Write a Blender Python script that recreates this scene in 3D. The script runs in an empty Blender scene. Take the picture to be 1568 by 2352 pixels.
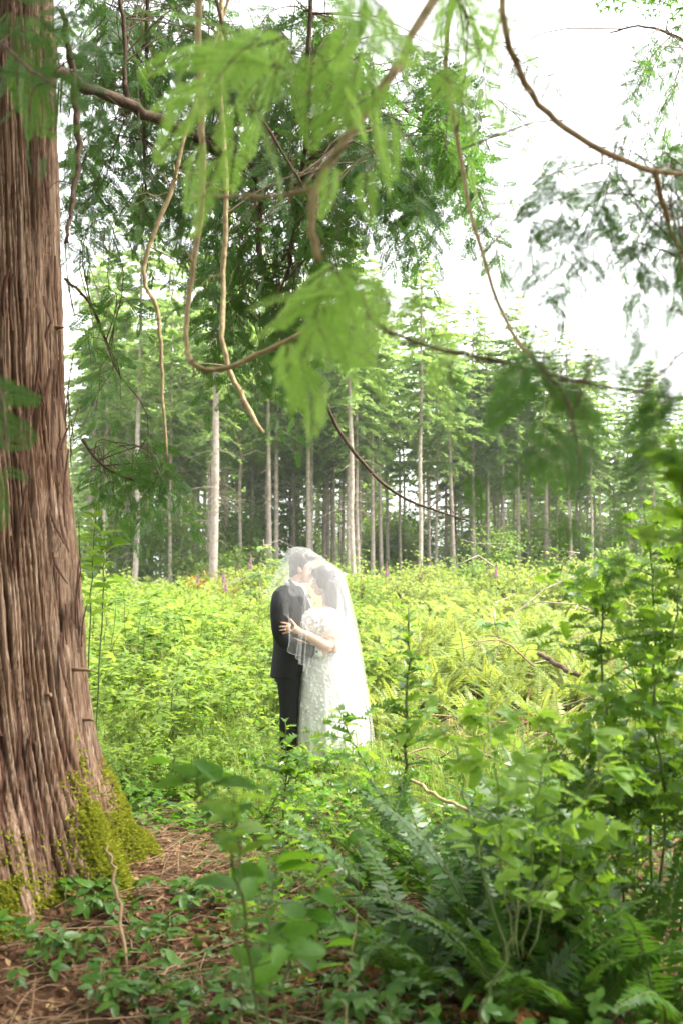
import bpy, math, random
import numpy as np
from mathutils import Vector, Matrix, Quaternion

RS = np.random.RandomState(7)
random.seed(7)
D = bpy.data
SC = bpy.context.scene
COL = SC.collection
PI = math.pi

# ------------------------------------------------------------------ camera
CAM_H, PITCH = 1.58, math.radians(3.85)
cam_d = D.cameras.new('camera')
cam_d.lens = 35.0; cam_d.sensor_fit = 'VERTICAL'; cam_d.sensor_height = 36.0; cam_d.sensor_width = 24.0
cam_d.clip_start = 0.05; cam_d.clip_end = 2000
cam_d.dof.use_dof = True; cam_d.dof.focus_distance = 8.5; cam_d.dof.aperture_fstop = 2.6
cam = D.objects.new('camera', cam_d); COL.objects.link(cam)
cam.location = (0, 0, CAM_H); cam.rotation_euler = (PI / 2 + PITCH, 0, 0)
SC.camera = cam

# ------------------------------------------------------------------ world, sun, exposure
SUN_DIR = Vector((0.50, -0.06, 0.86)).normalized()
w = D.worlds.new('World'); SC.world = w; w.use_nodes = True
nt = w.node_tree; nt.nodes.clear()
sky = nt.nodes.new('ShaderNodeTexSky'); sky.sky_type = 'NISHITA'; sky.sun_disc = False
sky.sun_elevation = math.asin(SUN_DIR.z); sky.sun_rotation = math.atan2(SUN_DIR.x, SUN_DIR.y)
sky.air_density = 1.0; sky.dust_density = 3.0; sky.ozone_density = 1.0
hs = nt.nodes.new('ShaderNodeHueSaturation'); hs.inputs['Saturation'].default_value = 0.08   # thin overcast
bg = nt.nodes.new('ShaderNodeBackground'); bg.inputs['Strength'].default_value = 0.15
wo = nt.nodes.new('ShaderNodeOutputWorld')
nt.links.new(sky.outputs[0], hs.inputs['Color']); nt.links.new(hs.outputs[0], bg.inputs['Color'])
nt.links.new(bg.outputs[0], wo.inputs['Surface'])
sd = D.lights.new('sun', 'SUN'); sd.energy = 2.4; sd.angle = math.radians(20); sd.color = (1.0, 0.95, 0.84)
so = D.objects.new('sun', sd); COL.objects.link(so); so.location = SUN_DIR * 60
so.rotation_euler = (-SUN_DIR).to_track_quat('-Z', 'Y').to_euler()
SC.view_settings.view_transform = 'Standard'; SC.view_settings.look = 'None'
SC.view_settings.gamma = 1.0; SC.view_settings.exposure = 2.35
SC.render.engine = 'CYCLES'
cy = SC.cycles
cy.max_bounces = 8; cy.diffuse_bounces = 3; cy.glossy_bounces = 2; cy.transmission_bounces = 4
cy.volume_bounces = 1; cy.transparent_max_bounces = 16; cy.caustics_reflective = False; cy.caustics_refractive = False
cy.use_denoising = True; cy.use_adaptive_sampling = True; cy.adaptive_threshold = 0.02

# ------------------------------------------------------------------ helpers
F_PX = 2352 * 35 / 36
CP_, SP_ = math.cos(PITCH), math.sin(PITCH)
def P(px, py, depth):
    """world point at the given distance ahead (y = depth) seen at a position of the 1568x2352 layout sketch"""
    u = (px - 784) / F_PX; v = (1176 - py) / F_PX
    d = np.array([u, CP_ - v * SP_, SP_ + v * CP_])
    return np.array([0, 0, CAM_H]) + d * (depth / d[1])

def vnoise(x, y, seed=0):
    """smooth value noise, about -1..1"""
    xi = np.floor(x).astype(np.int64); yi = np.floor(y).astype(np.int64)
    xf = x - xi; yf = y - yi
    xf = xf * xf * (3 - 2 * xf); yf = yf * yf * (3 - 2 * yf)
    def h(a, b):
        n = (a * 374761393 + b * 668265263 + seed * 982451653) & 0x7fffffff
        n = ((n ^ (n >> 13)) * 1274126177) & 0x7fffffff
        return ((n ^ (n >> 16)) & 0xffff) / 32767.5 - 1
    return (h(xi, yi) * (1 - xf) + h(xi + 1, yi) * xf) * (1 - yf) + (h(xi, yi + 1) * (1 - xf) + h(xi + 1, yi + 1) * xf) * yf

def smooth(a, b, x):
    t = np.clip((x - a) / (b - a), 0, 1); return t * t * (3 - 2 * t)

def gz(x, y):
    """ground height"""
    x = np.asarray(x, float); y = np.asarray(y, float)
    z = 0.85 * smooth(9, 36, y)
    z = z + 0.05 * vnoise(x * 0.9, y * 0.9, 1) + 0.12 * vnoise(x * 0.25 + 5, y * 0.25, 2) * smooth(5, 12, y)
    r = np.hypot(x + 1.85, y - 5.2)
    z = z + 0.12 * np.exp(-((r - .6) / .7) ** 2)
    near = 1 - smooth(30, 60, y)
    return z * (0.35 + 0.65 * near) + (1 - near) * 0.35

def mesh(name, parts, mats, smooth_shade=False):
    """parts: list of (V, F, material index); F is an (m,3) or (m,4) array"""
    Vs, loops, tot, mi = [], [], [], []
    off = 0
    for V, Fc, m in parts:
        if len(Fc) == 0: continue
        V = np.asarray(V, np.float32); Fc = np.asarray(Fc, np.int64)
        Vs.append(V); loops.append((Fc + off).ravel()); tot.append(np.full(len(Fc), Fc.shape[1])); mi.append(np.full(len(Fc), m)); off += len(V)
    V = np.concatenate(Vs); L = np.concatenate(loops).astype(np.int32); T = np.concatenate(tot).astype(np.int32); M = np.concatenate(mi).astype(np.int32)
    me = D.meshes.new(name)
    me.vertices.add(len(V)); me.vertices.foreach_set('co', V.ravel())
    me.loops.add(len(L)); me.loops.foreach_set('vertex_index', L)
    me.polygons.add(len(T)); me.polygons.foreach_set('loop_start', np.concatenate([[0], np.cumsum(T)[:-1]]).astype(np.int32))
    me.polygons.foreach_set('loop_total', T); me.polygons.foreach_set('material_index', M)
    if smooth_shade: me.polygons.foreach_set('use_smooth', np.ones(len(T), bool))
    for m in mats: me.materials.append(m)
    me.update(calc_edges=True)
    return me

def obj(name, me, parent=None, loc=None, rz=0.0, sc=None):
    o = D.objects.new(name, me); COL.objects.link(o)
    if parent is not None: o.parent = parent
    if loc is not None: o.location = [float(a) for a in loc]
    if rz: o.rotation_euler = (0, 0, rz)
    if sc is not None: o.scale = (sc, sc, sc) if np.isscalar(sc) else sc
    return o

def tag(o, label=None, cat=None, group=None, kind=None):
    if label: o['label'] = label
    if cat: o['category'] = cat
    if group: o['group'] = group
    if kind: o['kind'] = kind
    return o

def thing(name, loc, label, cat, group=None, rz=0.0, sc=None):
    return tag(obj(name, None, None, loc, rz, sc), label, cat, group)

def copy_tree(o, loc=None, rz=None, sc=None, parent=None):
    c = o.copy(); COL.objects.link(c)
    if parent is not None: c.parent = parent
    if loc is not None: c.location = [float(a) for a in loc]
    if rz is not None: c.rotation_euler = (0, 0, rz)
    if sc is not None: c.scale = (sc, sc, sc) if np.isscalar(sc) else sc
    for ch in list(o.children): copy_tree(ch, parent=c)
    return c

def catmull(pts, n):
    p = np.asarray(pts, float)
    if len(p) == 2: return p[0] + (p[1] - p[0]) * np.linspace(0, 1, n)[:, None]
    q = np.vstack([2 * p[0] - p[1], p, 2 * p[-1] - p[-2]])
    t = np.linspace(0, len(p) - 1, n); i = np.minimum(t.astype(int), len(p) - 2); f = (t - i)[:, None]
    a, b, c, d = q[i], q[i + 1], q[i + 2], q[i + 3]
    return 0.5 * ((2 * b) + (-a + c) * f + (2 * a - 5 * b + 4 * c - d) * f ** 2 + (-a + 3 * b - 3 * c + d) * f ** 3)

def tube(pts, rad, n=6, cap=True):
    """tapered tube along a polyline; returns V, quads"""
    p = np.asarray(pts, float); k = len(p)
    r = np.broadcast_to(np.asarray(rad, float), (k,)) if np.ndim(rad) == 0 else np.interp(np.linspace(0, 1, k), np.linspace(0, 1, len(rad)), rad)
    t = np.gradient(p, axis=0); t /= np.linalg.norm(t, axis=1)[:, None] + 1e-9
    ref = np.array([0, 0, 1.0]) if abs(t[0, 2]) < 0.9 else np.array([1.0, 0, 0])
    nrm = np.zeros_like(p); v = ref - t[0] * ref.dot(t[0]); v /= np.linalg.norm(v); nrm[0] = v
    for i in range(1, k):
        v = nrm[i - 1] - t[i] * nrm[i - 1].dot(t[i]); nrm[i] = v / (np.linalg.norm(v) + 1e-9)
    b = np.cross(t, nrm)
    a = np.arange(n) * 2 * PI / n
    V = p[:, None] + r[:, None, None] * (np.cos(a)[None, :, None] * nrm[:, None] + np.sin(a)[None, :, None] * b[:, None])
    V = V.reshape(-1, 3)
    i = np.arange(k - 1)[:, None] * n; j = np.arange(n)[None]; j2 = (j + 1) % n
    Fc = np.stack([i + j, i + j2, i + n + j2, i + n + j], -1).reshape(-1, 4)
    if cap:
        V = np.vstack([V, p[0], p[-1]]); c0, c1 = k * n, k * n + 1
        jj = np.arange(n)
        e = np.stack([np.full(n, c0), (jj + 1) % n, jj, np.full(n, c0)], -1)
        e2 = np.stack([np.full(n, c1), (k - 1) * n + jj, (k - 1) * n + (jj + 1) % n, np.full(n, c1)], -1)
        # pairs of rim edges as quads round the centre
        h = n // 2 * 2
        q0 = np.stack([np.full(h // 2, c0), (jj[1:h + 1:2] + 1) % n, jj[1:h + 1:2], jj[0:h:2]], -1)
        q1 = np.stack([np.full(h // 2, c1), (k - 1) * n + jj[0:h:2], (k - 1) * n + jj[1:h + 1:2], (k - 1) * n + (jj[1:h + 1:2] + 1) % n], -1)
        Fc = np.vstack([Fc, q0, q1])
    return V, Fc

def merge(parts):
    Vs, Fs, off = [], [], 0
    for V, Fc in parts:
        Vs.append(V); Fs.append(np.asarray(Fc) + off); off += len(V)
    return np.concatenate(Vs), np.concatenate(Fs)

def frames(dirs, ups):
    """rotation matrices whose y column is dirs and z column close to ups"""
    y = np.asarray(dirs, float); y = y / (np.linalg.norm(y, axis=-1, keepdims=True) + 1e-9)
    x = np.cross(y, ups); x = x / (np.linalg.norm(x, axis=-1, keepdims=True) + 1e-9)
    z = np.cross(x, y)
    return np.stack([x, y, z], -1)

def scatter(tv, tf, R, pos, s):
    """copies of a template (V, F) by rotation matrices, positions, scales"""
    n = len(pos); k = len(tv)
    s = np.asarray(s, float)
    if s.ndim == 1: s = s[:, None]
    V = np.einsum('nij,nkj->nki', R, tv[None] * s[:, None, :]) + pos[:, None]
    Fc = (tf[None] + (np.arange(n) * k)[:, None, None]).reshape(-1, tf.shape[1])
    return V.reshape(-1, 3), Fc

def rdirs(n, rs=RS):
    v = rs.normal(size=(n, 3)); return v / np.linalg.norm(v, axis=1)[:, None]

# ------------------------------------------------------------------ materials
def nodes(name):
    m = D.materials.new(name); m.use_nodes = True; m.node_tree.nodes.clear()
    out = m.node_tree.nodes.new('ShaderNodeOutputMaterial')
    return m, m.node_tree.nodes, m.node_tree.links, out

def ramp(N, stops):
    r = N.new('ShaderNodeValToRGB'); e = r.color_ramp.elements
    while len(e) < len(stops): e.new(0.5)
    for el, (p, c) in zip(e, stops): el.position = p; el.color = (*c, 1)
    return r

def leaf_mat(name, c1, c2, tcol, tfac=0.45, rough=0.45, spec=0.4, stops=None):
    m, N, L, out = nodes(name)
    g = N.new('ShaderNodeNewGeometry'); oi = N.new('ShaderNodeObjectInfo')
    ad = N.new('ShaderNodeMath'); ad.operation = 'ADD'
    fr = N.new('ShaderNodeMath'); fr.operation = 'FRACT'
    L.new(g.outputs['Random Per Island'], ad.inputs[0]); L.new(oi.outputs['Random'], ad.inputs[1]); L.new(ad.outputs[0], fr.inputs[0])
    r = ramp(N, stops or [(0.0, c1), (1.0, c2)]); L.new(fr.outputs[0], r.inputs[0])
    tc = N.new('ShaderNodeTexCoord'); nz = N.new('ShaderNodeTexNoise'); nz.inputs['Scale'].default_value = 14
    L.new(tc.outputs['Object'], nz.inputs['Vector'])
    hsv = N.new('ShaderNodeHueSaturation'); mr = N.new('ShaderNodeMapRange')
    mr.inputs['To Min'].default_value = 0.65; mr.inputs['To Max'].default_value = 1.35
    L.new(nz.outputs['Fac'], mr.inputs['Value']); L.new(mr.outputs[0], hsv.inputs['Value']); L.new(r.outputs[0], hsv.inputs['Color'])
    p = N.new('ShaderNodeBsdfPrincipled'); p.inputs['Roughness'].default_value = rough
    p.inputs['Specular IOR Level'].default_value = spec
    L.new(hsv.outputs[0], p.inputs['Base Color'])
    t = N.new('ShaderNodeBsdfTranslucent')
    mx = N.new('ShaderNodeMix'); mx.data_type = 'RGBA'; mx.blend_type = 'MULTIPLY'; mx.inputs[0].default_value = 0.0
    hs2 = N.new('ShaderNodeHueSaturation'); hs2.inputs['Color'].default_value = (*tcol, 1); L.new(mr.outputs[0], hs2.inputs['Value'])
    L.new(hs2.outputs[0], t.inputs['Color'])
    s = N.new('ShaderNodeMixShader'); s.inputs[0].default_value = tfac
    L.new(p.outputs[0], s.inputs[1]); L.new(t.outputs[0], s.inputs[2]); L.new(s.outputs[0], out.inputs['Surface'])
    return m

def plain_mat(name, c, rough=0.7, spec=0.3, c2=None, scale=8.0, bump=0.0, stretch=(1, 1, 1), trans=0.0, detail=6):
    m, N, L, out = nodes(name)
    p = N.new('ShaderNodeBsdfPrincipled'); p.inputs['Roughness'].default_value = rough; p.inputs['Specular IOR Level'].default_value = spec
    tc = N.new('ShaderNodeTexCoord'); mp = N.new('ShaderNodeMapping'); mp.inputs['Scale'].default_value = stretch
    nz = N.new('ShaderNodeTexNoise'); nz.inputs['Scale'].default_value = scale; nz.inputs['Detail'].default_value = detail
    L.new(tc.outputs['Object'], mp.inputs[0]); L.new(mp.outputs[0], nz.inputs['Vector'])
    c2 = c2 or tuple(x * 0.7 for x in c)
    r = ramp(N, [(0.3, c2), (0.7, c)]); L.new(nz.outputs['Fac'], r.inputs[0]); L.new(r.outputs[0], p.inputs['Base Color'])
    if bump:
        b = N.new('ShaderNodeBump'); b.inputs['Strength'].default_value = bump; b.inputs['Distance'].default_value = 0.02
        L.new(nz.outputs['Fac'], b.inputs['Height']); L.new(b.outputs[0], p.inputs['Normal'])
    if trans:
        t = N.new('ShaderNodeBsdfTranslucent'); L.new(r.outputs[0], t.inputs['Color'])
        s = N.new('ShaderNodeMixShader'); s.inputs[0].default_value = trans
        L.new(p.outputs[0], s.inputs[1]); L.new(t.outputs[0], s.inputs[2]); L.new(s.outputs[0], out.inputs['Surface'])
    else: L.new(p.outputs[0], out.inputs['Surface'])
    return m

M = {}
M['cedar'] = leaf_mat('cedar_leaf', (.026, .080, .018), (.062, .145, .028), (.17, .36, .05), .42, .5)
M['needle'] = leaf_mat('conifer_needles', (.095, .18, .055), (.20, .29, .09), (.37, .53, .13), .52, .6)
M['shrub'] = leaf_mat('shrub_leaf', (.115, .205, .028), (.22, .295, .045), (.36, .50, .065), .5, .5)
M['maple'] = leaf_mat('understory_leaf', (.09, .18, .035), (.16, .25, .05), (.32, .48, .07), .5, .5)
M['bracken'] = leaf_mat('bracken_leaf', (.14, .21, .04), (.24, .29, .065), (.38, .47, .08), .48, .6)
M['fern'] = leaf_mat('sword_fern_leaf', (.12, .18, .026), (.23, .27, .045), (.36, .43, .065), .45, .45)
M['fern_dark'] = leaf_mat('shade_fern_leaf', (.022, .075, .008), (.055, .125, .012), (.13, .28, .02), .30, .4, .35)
M['litcedar'] = leaf_mat('lit_cedar_leaf', (.20, .38, .06), (.30, .48, .10), (.52, .78, .16), .56, .5)  # yellow-green cedar leaf, light on the near sprays put into its colour
M['grass'] = leaf_mat('grass_blade', (.12, .20, .03), (.26, .30, .07), (.34, .42, .07), .45, .5)
M['holly'] = leaf_mat('holly_leaf', (.03, .10, .010), (.10, .19, .018), (.28, .48, .03), .45, .28, .45)
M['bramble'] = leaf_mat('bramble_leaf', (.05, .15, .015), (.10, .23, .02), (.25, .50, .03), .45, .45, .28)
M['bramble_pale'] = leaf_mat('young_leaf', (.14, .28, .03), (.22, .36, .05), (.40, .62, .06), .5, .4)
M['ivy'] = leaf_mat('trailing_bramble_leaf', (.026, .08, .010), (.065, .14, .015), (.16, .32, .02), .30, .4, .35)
M['brownfern'] = leaf_mat('dead_fern_leaf', (.22, .09, .03), (.34, .15, .05), (.30, .12, .03), .3, .7)
M['litter'] = leaf_mat('leaf_litter', (.10, .045, .022), (.30, .17, .09), (.20, .10, .04), .2, .8, stops=[(0, (.06, .025, .012)), (.5, (.14, .062, .030)), (.8, (.24, .125, .065)), (1, (.36, .24, .11))])
M['orange'] = leaf_mat('turning_leaf', (.45, .20, .03), (.40, .30, .04), (.5, .3, .04), .45, .5)
M['moss'] = leaf_mat('moss', (.17, .20, .018), (.30, .31, .035), (.36, .38, .035), .4, .9, .1)
M['foxglove'] = leaf_mat('foxglove_bell', (.42, .14, .32), (.55, .26, .45), (.5, .2, .4), .4, .5)
M['twig'] = plain_mat('twig_bark', (.17, .115, .075), .8, .2, (.08, .055, .038), 30)
M['stem'] = plain_mat('green_stem', (.10, .15, .03), .6, .3, (.08, .10, .03), 20)
M['drystick'] = plain_mat('dry_stick', (.30, .20, .125), .85, .15, (.17, .105, .062), 25, .3, (1, 1, 1))
M['limb'] = plain_mat('limb_bark', (.13, .085, .060), .85, .2, (.055, .038, .028), 22, .6)
M['paletwig'] = plain_mat('pale_twig_bark', (.46, .36, .20), .8, .2, (.24, .18, .10), 26, .5)
M['firbark'] = plain_mat('fir_bark', (.47, .40, .35), .85, .2, (.26, .21, .17), 5, .5, (1, 1, 1.6))
M['deadtwig'] = plain_mat('dead_twig', (.30, .25, .20), .9, .1, (.2, .16, .13), 10)

# ------------------------------------------------------------------ ground
def build_ground():
    xs = np.concatenate([np.linspace(-400, -14, 18), np.linspace(-13, 13, 180), np.linspace(14, 400, 18)])
    ys = np.concatenate([np.linspace(-60, -3, 14), np.linspace(-2, 14, 130), np.linspace(14.5, 60, 70), np.linspace(66, 900, 24)])
    X, Y = np.meshgrid(xs, ys); Z = gz(X, Y)
    Z = Z + np.where((Y < 14) & (np.abs(X) < 13), 0.018 * vnoise(X * 7, Y * 7, 4) + 0.010 * vnoise(X * 19, Y * 19, 5), 0)
    V = np.stack([X, Y, Z], -1).reshape(-1, 3); nx = len(xs)
    i = (np.arange(len(ys) - 1)[:, None] * nx + np.arange(nx - 1)[None]).ravel()
    Fc = np.stack([i, i + 1, i + nx + 1, i + nx], -1)
    m, N, L, out = nodes('forest_floor')
    p = N.new('ShaderNodeBsdfPrincipled'); p.inputs['Roughness'].default_value = .9; p.inputs['Specular IOR Level'].default_value = .15
    tc = N.new('ShaderNodeTexCoord')
    n1 = N.new('ShaderNodeTexNoise'); n1.inputs['Scale'].default_value = 30; n1.inputs['Detail'].default_value = 8
    n2 = N.new('ShaderNodeTexNoise'); n2.inputs['Scale'].default_value = 0.8; n2.inputs['Detail'].default_value = 4
    L.new(tc.outputs['Object'], n1.inputs['Vector']); L.new(tc.outputs['Object'], n2.inputs['Vector'])
    r1 = ramp(N, [(.3, (.03, .016, .009)), (.55, (.085, .042, .022)), (.75, (.16, .085, .045))]); L.new(n1.outputs['Fac'], r1.inputs[0])
    r2 = ramp(N, [(.3, (.05, .05, .018)), (.7, (.10, .13, .03))]); L.new(n1.outputs['Fac'], r2.inputs[0])
    sx = N.new('ShaderNodeSeparateXYZ'); L.new(tc.outputs['Object'], sx.inputs[0])
    mr = N.new('ShaderNodeMapRange'); mr.inputs['From Min'].default_value = 6.5; mr.inputs['From Max'].default_value = 10
    ad = N.new('ShaderNodeMath'); ad.operation = 'MULTIPLY_ADD'; ad.inputs[1].default_value = 3.0; L.new(n2.outputs['Fac'], ad.inputs[0]); L.new(sx.outputs['Y'], ad.inputs[2])
    L.new(ad.outputs[0], mr.inputs['Value'])
    mx = N.new('ShaderNodeMix'); mx.data_type = 'RGBA'; L.new(mr.outputs[0], mx.inputs[0]); L.new(r1.outputs[0], mx.inputs[6]); L.new(r2.outputs[0], mx.inputs[7])
    L.new(mx.outputs[2], p.inputs['Base Color'])
    b = N.new('ShaderNodeBump'); b.inputs['Strength'].default_value = .8; b.inputs['Distance'].default_value = .03
    L.new(n1.outputs['Fac'], b.inputs['Height']); L.new(b.outputs[0], p.inputs['Normal']); L.new(p.outputs[0], out.inputs['Surface'])
    tag(obj('ground', mesh('ground', [(V, Fc, 0)], [m], True)), kind='structure')
build_ground()

# ------------------------------------------------------------------ leaf templates (length 1 along +y, face +z)
def strip_leaf(ts, ws, fold=0.12, curl=0.15, wave=0.0):
    """leaf made of a left and a right half folded on the midrib"""
    ts = np.array(ts, float); ws = np.array(ws, float); k = len(ts)
    zc = -curl * ts ** 2
    zz = zc + fold * ws * 2 + wave * np.where(np.arange(k) % 2 == 0, 1, -1) * (ws > 0.02)
    Lf = np.stack([-ws, ts, zz], -1); Md = np.stack([np.zeros(k), ts, zc], -1); Rt = np.stack([ws, ts, zz], -1)
    V = np.concatenate([Lf, Md, Rt]); i = np.arange(k - 1)
    Fc = np.concatenate([np.stack([i, i + k, i + k + 1, i + 1], -1), np.stack([i + k, i + 2 * k, i + 2 * k + 1, i + k + 1], -1)])
    return V, Fc
LEAF4 = strip_leaf([0, .3, .65, 1], [.012, .27, .24, .01])
def serrate_leaf(wd=.27, n=9, curl=.22, fold=.16):
    ts, ws = [0.0], [.012]
    for k in range(n):
        t = .05 + .90 * k / n; f = math.sin(PI * min(1, (t * .93 + .03)) ** .72) ** .85
        ts += [t, t + .80 * .90 / n]; ws += [wd * f * .90, wd * f * 1.10]
    ts.append(1.0); ws.append(.004)
    return strip_leaf(ts, ws, fold, curl, .008)
LEAF8 = serrate_leaf()
NARROW = strip_leaf([0, .3, .65, 1], [.012, .16, .15, .008])
def holly_leaf(rs):
    ts, ws = [0], [.015]
    for k in range(4):
        t0 = .10 + .21 * k; ts += [t0, t0 + .10]; base = .20 * math.sin(PI * (t0 * .8 + .12)); ws += [base * .72, base * 1.5 + .03]
    ts += [.92, 1.0]; ws += [.06, .004]
    return strip_leaf(ts, ws, .22, .25 * rs.uniform(.4, 1.2), .035)
HOLLY = [holly_leaf(RS) for _ in range(3)]
DIAMOND = (np.array([[0, 0, 0], [-.5, .45, .05], [0, 1, 0], [.5, .45, .05]], float), np.array([[0, 3, 2, 1]]))   # scaled (w, l, .)

def trifoliate(rs, tmpl=LEAF4, spread=1.15, five=False, stalked=True):
    """three leaflets on a short stalk; total length about 1"""
    parts = []
    for a, l in (((0, 1.0), (spread, .85), (-spread, .85)) if not five else ((0, 1.0), (.75, .9), (-.75, .9), (1.6, .7), (-1.6, .7))):
        c, s = math.cos(a), math.sin(a)
        R = np.array([[c, s, 0], [-s, c, 0], [0, 0, 1]]).T
        tilt = rs.uniform(-.25, .1); T = np.array([[1, 0, 0], [0, math.cos(tilt), -math.sin(tilt)], [0, math.sin(tilt), math.cos(tilt)]])
        V = (tmpl[0] * .62 * l) @ T.T @ R.T + np.array([0, .36, 0])
        parts.append((V, tmpl[1]))
    stalk = strip_leaf([0, .2, .4], [.008, .008, .008], 0, 0)
    if stalked: parts.append(stalk)
    return merge(parts)
TRI = [trifoliate(RS) for _ in range(3)]
LEAF2 = strip_leaf([0, .45, 1], [.012, .27, .01])
TRI_LO = [trifoliate(RS, LEAF2, stalked=False) for _ in range(3)]
TRI8 = [trifoliate(RS, LEAF8) for _ in range(3)]

# ------------------------------------------------------------------ conifers of the forest
def conifer(seed, H, crown_lo, R0, rb):
    rs = np.random.RandomState(seed)
    zs = np.linspace(0, 1, 14)
    bend = np.cumsum(rs.normal(0, .03, (14, 2)), 0)
    pts = np.stack([bend[:, 0] * .6, bend[:, 1] * .6, zs * H], -1); pts[:, :2] -= pts[0, :2]
    tv, tf = tube(pts, [rb * 1.25, rb, rb * .9, rb * .8, rb * .62, rb * .4, .012], 9)
    at = lambda z: np.array([np.interp(z, pts[:, 2], pts[:, 0]), np.interp(z, pts[:, 2], pts[:, 1]), z])
    dead, fol = [], []
    z = H * .08
    while z < H * crown_lo + 2:                 # bare dead branches on the lower trunk
        for _ in range(rs.randint(1, 4)):
            a = rs.uniform(0, 2 * PI); l = rs.uniform(.25, 1.5) * (0.5 if z < H * .2 else 1); b = at(z); d = np.array([math.cos(a), math.sin(a), rs.uniform(-.3, .15)])
            m1 = b + d * l * .5 + rs.normal(0, .05, 3); e = b + d * l + np.array([0, 0, -.12 * l]) + rs.normal(0, .08, 3)
            dead.append(tube([b, m1, e], [.014, .010, .004], 3, False))
        z += rs.uniform(.22, .5)
    z = H * crown_lo; T = []
    limbs = []
    while z < H - .15:
        f = (H - z) / (H * (1 - crown_lo)); L = R0 * (min(1, f * 1.55)) ** .8 * (1 if f < .8 else (1.25 - f) / .45 * .9) + .12
        nb = rs.randint(4, 7); a0 = rs.uniform(0, 6.28)
        for k in range(nb):
            if rs.rand() < .30: continue
            a = a0 + k * 2 * PI / nb + rs.normal(0, .2); l = L * rs.uniform(.6, 1.15)
            up = .45 * (1 - f) - .10 + rs.normal(0, .1)
            d = np.array([math.cos(a), math.sin(a), up]); b = at(z) 
            ns = max(4, int(l / .11))
            ss = (np.arange(ns) + rs.uniform(0, 1, ns)) / ns
            ss = .12 + .88 * ss
            q = b + d * (ss * l)[:, None]; q[:, 2] -= .30 * l * (ss ** 2) * (.4 + f)
            limbs.append(tube([b, b + d * l * .5 - [0, 0, .075 * l * (.4 + f)], q[np.argmax(ss)]], [.016, .01, .003], 3, False))
            sid = np.array([-math.sin(a), math.cos(a), 0])
            for sgn in (-1, 1, 0):
                sz = (.14 + .26 * l * (1 - ss) ** .8) * rs.uniform(.6, 1.2, ns)
                if sgn == 0: sz = .22 * rs.uniform(.7, 1.2, ns)
                dd = d * .8 + sid * sgn * 1.0 + np.array([0, 0, -.35]) + rs.normal(0, .25, (ns, 3))
                T.append((q, dd, sz))
        z += rs.uniform(.30, .52) * (0.7 + .5 * f)
    q = np.concatenate([t[0] for t in T]); dd = np.concatenate([t[1] for t in T]); sz = np.concatenate([t[2] for t in T])
    ups = np.tile([0, 0, 1.0], (len(q), 1)) + rs.normal(0, .45, (len(q), 3))
    # a twig of needles: a pair of jagged fans
    tw = np.array([[0, 0, 0], [-.30, .35, -.03], [-.10, .45, 0], [-.26, .72, -.03], [0, 1, -.06], [.10, .62, 0], [.28, .62, -.03], [.10, .3, 0.0]], float)
    tfc = np.array([[0, 2, 1, 1], [0, 7, 5, 2], [2, 5, 4, 3], [7, 6, 5, 5]])
    tri = np.array([[0, 2, 1], [0, 7, 5], [0, 5, 2], [2, 5, 4], [2, 4, 3], [7, 6, 5]])
    fv, ff = scatter(tw, tri, frames(dd, ups), q, sz)
    trunk = mesh('fir_trunk', [(tv, tf, 0)], [M['firbark']], True)
    dv = merge(dead + limbs)
    twig = mesh('fir_twigs', [(dv[0], dv[1], 0)], [M['deadtwig']])
    crown = mesh('fir_crown', [(fv, ff, 0)], [M['needle']])
    return trunk, twig, crown, len(ff)

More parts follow.
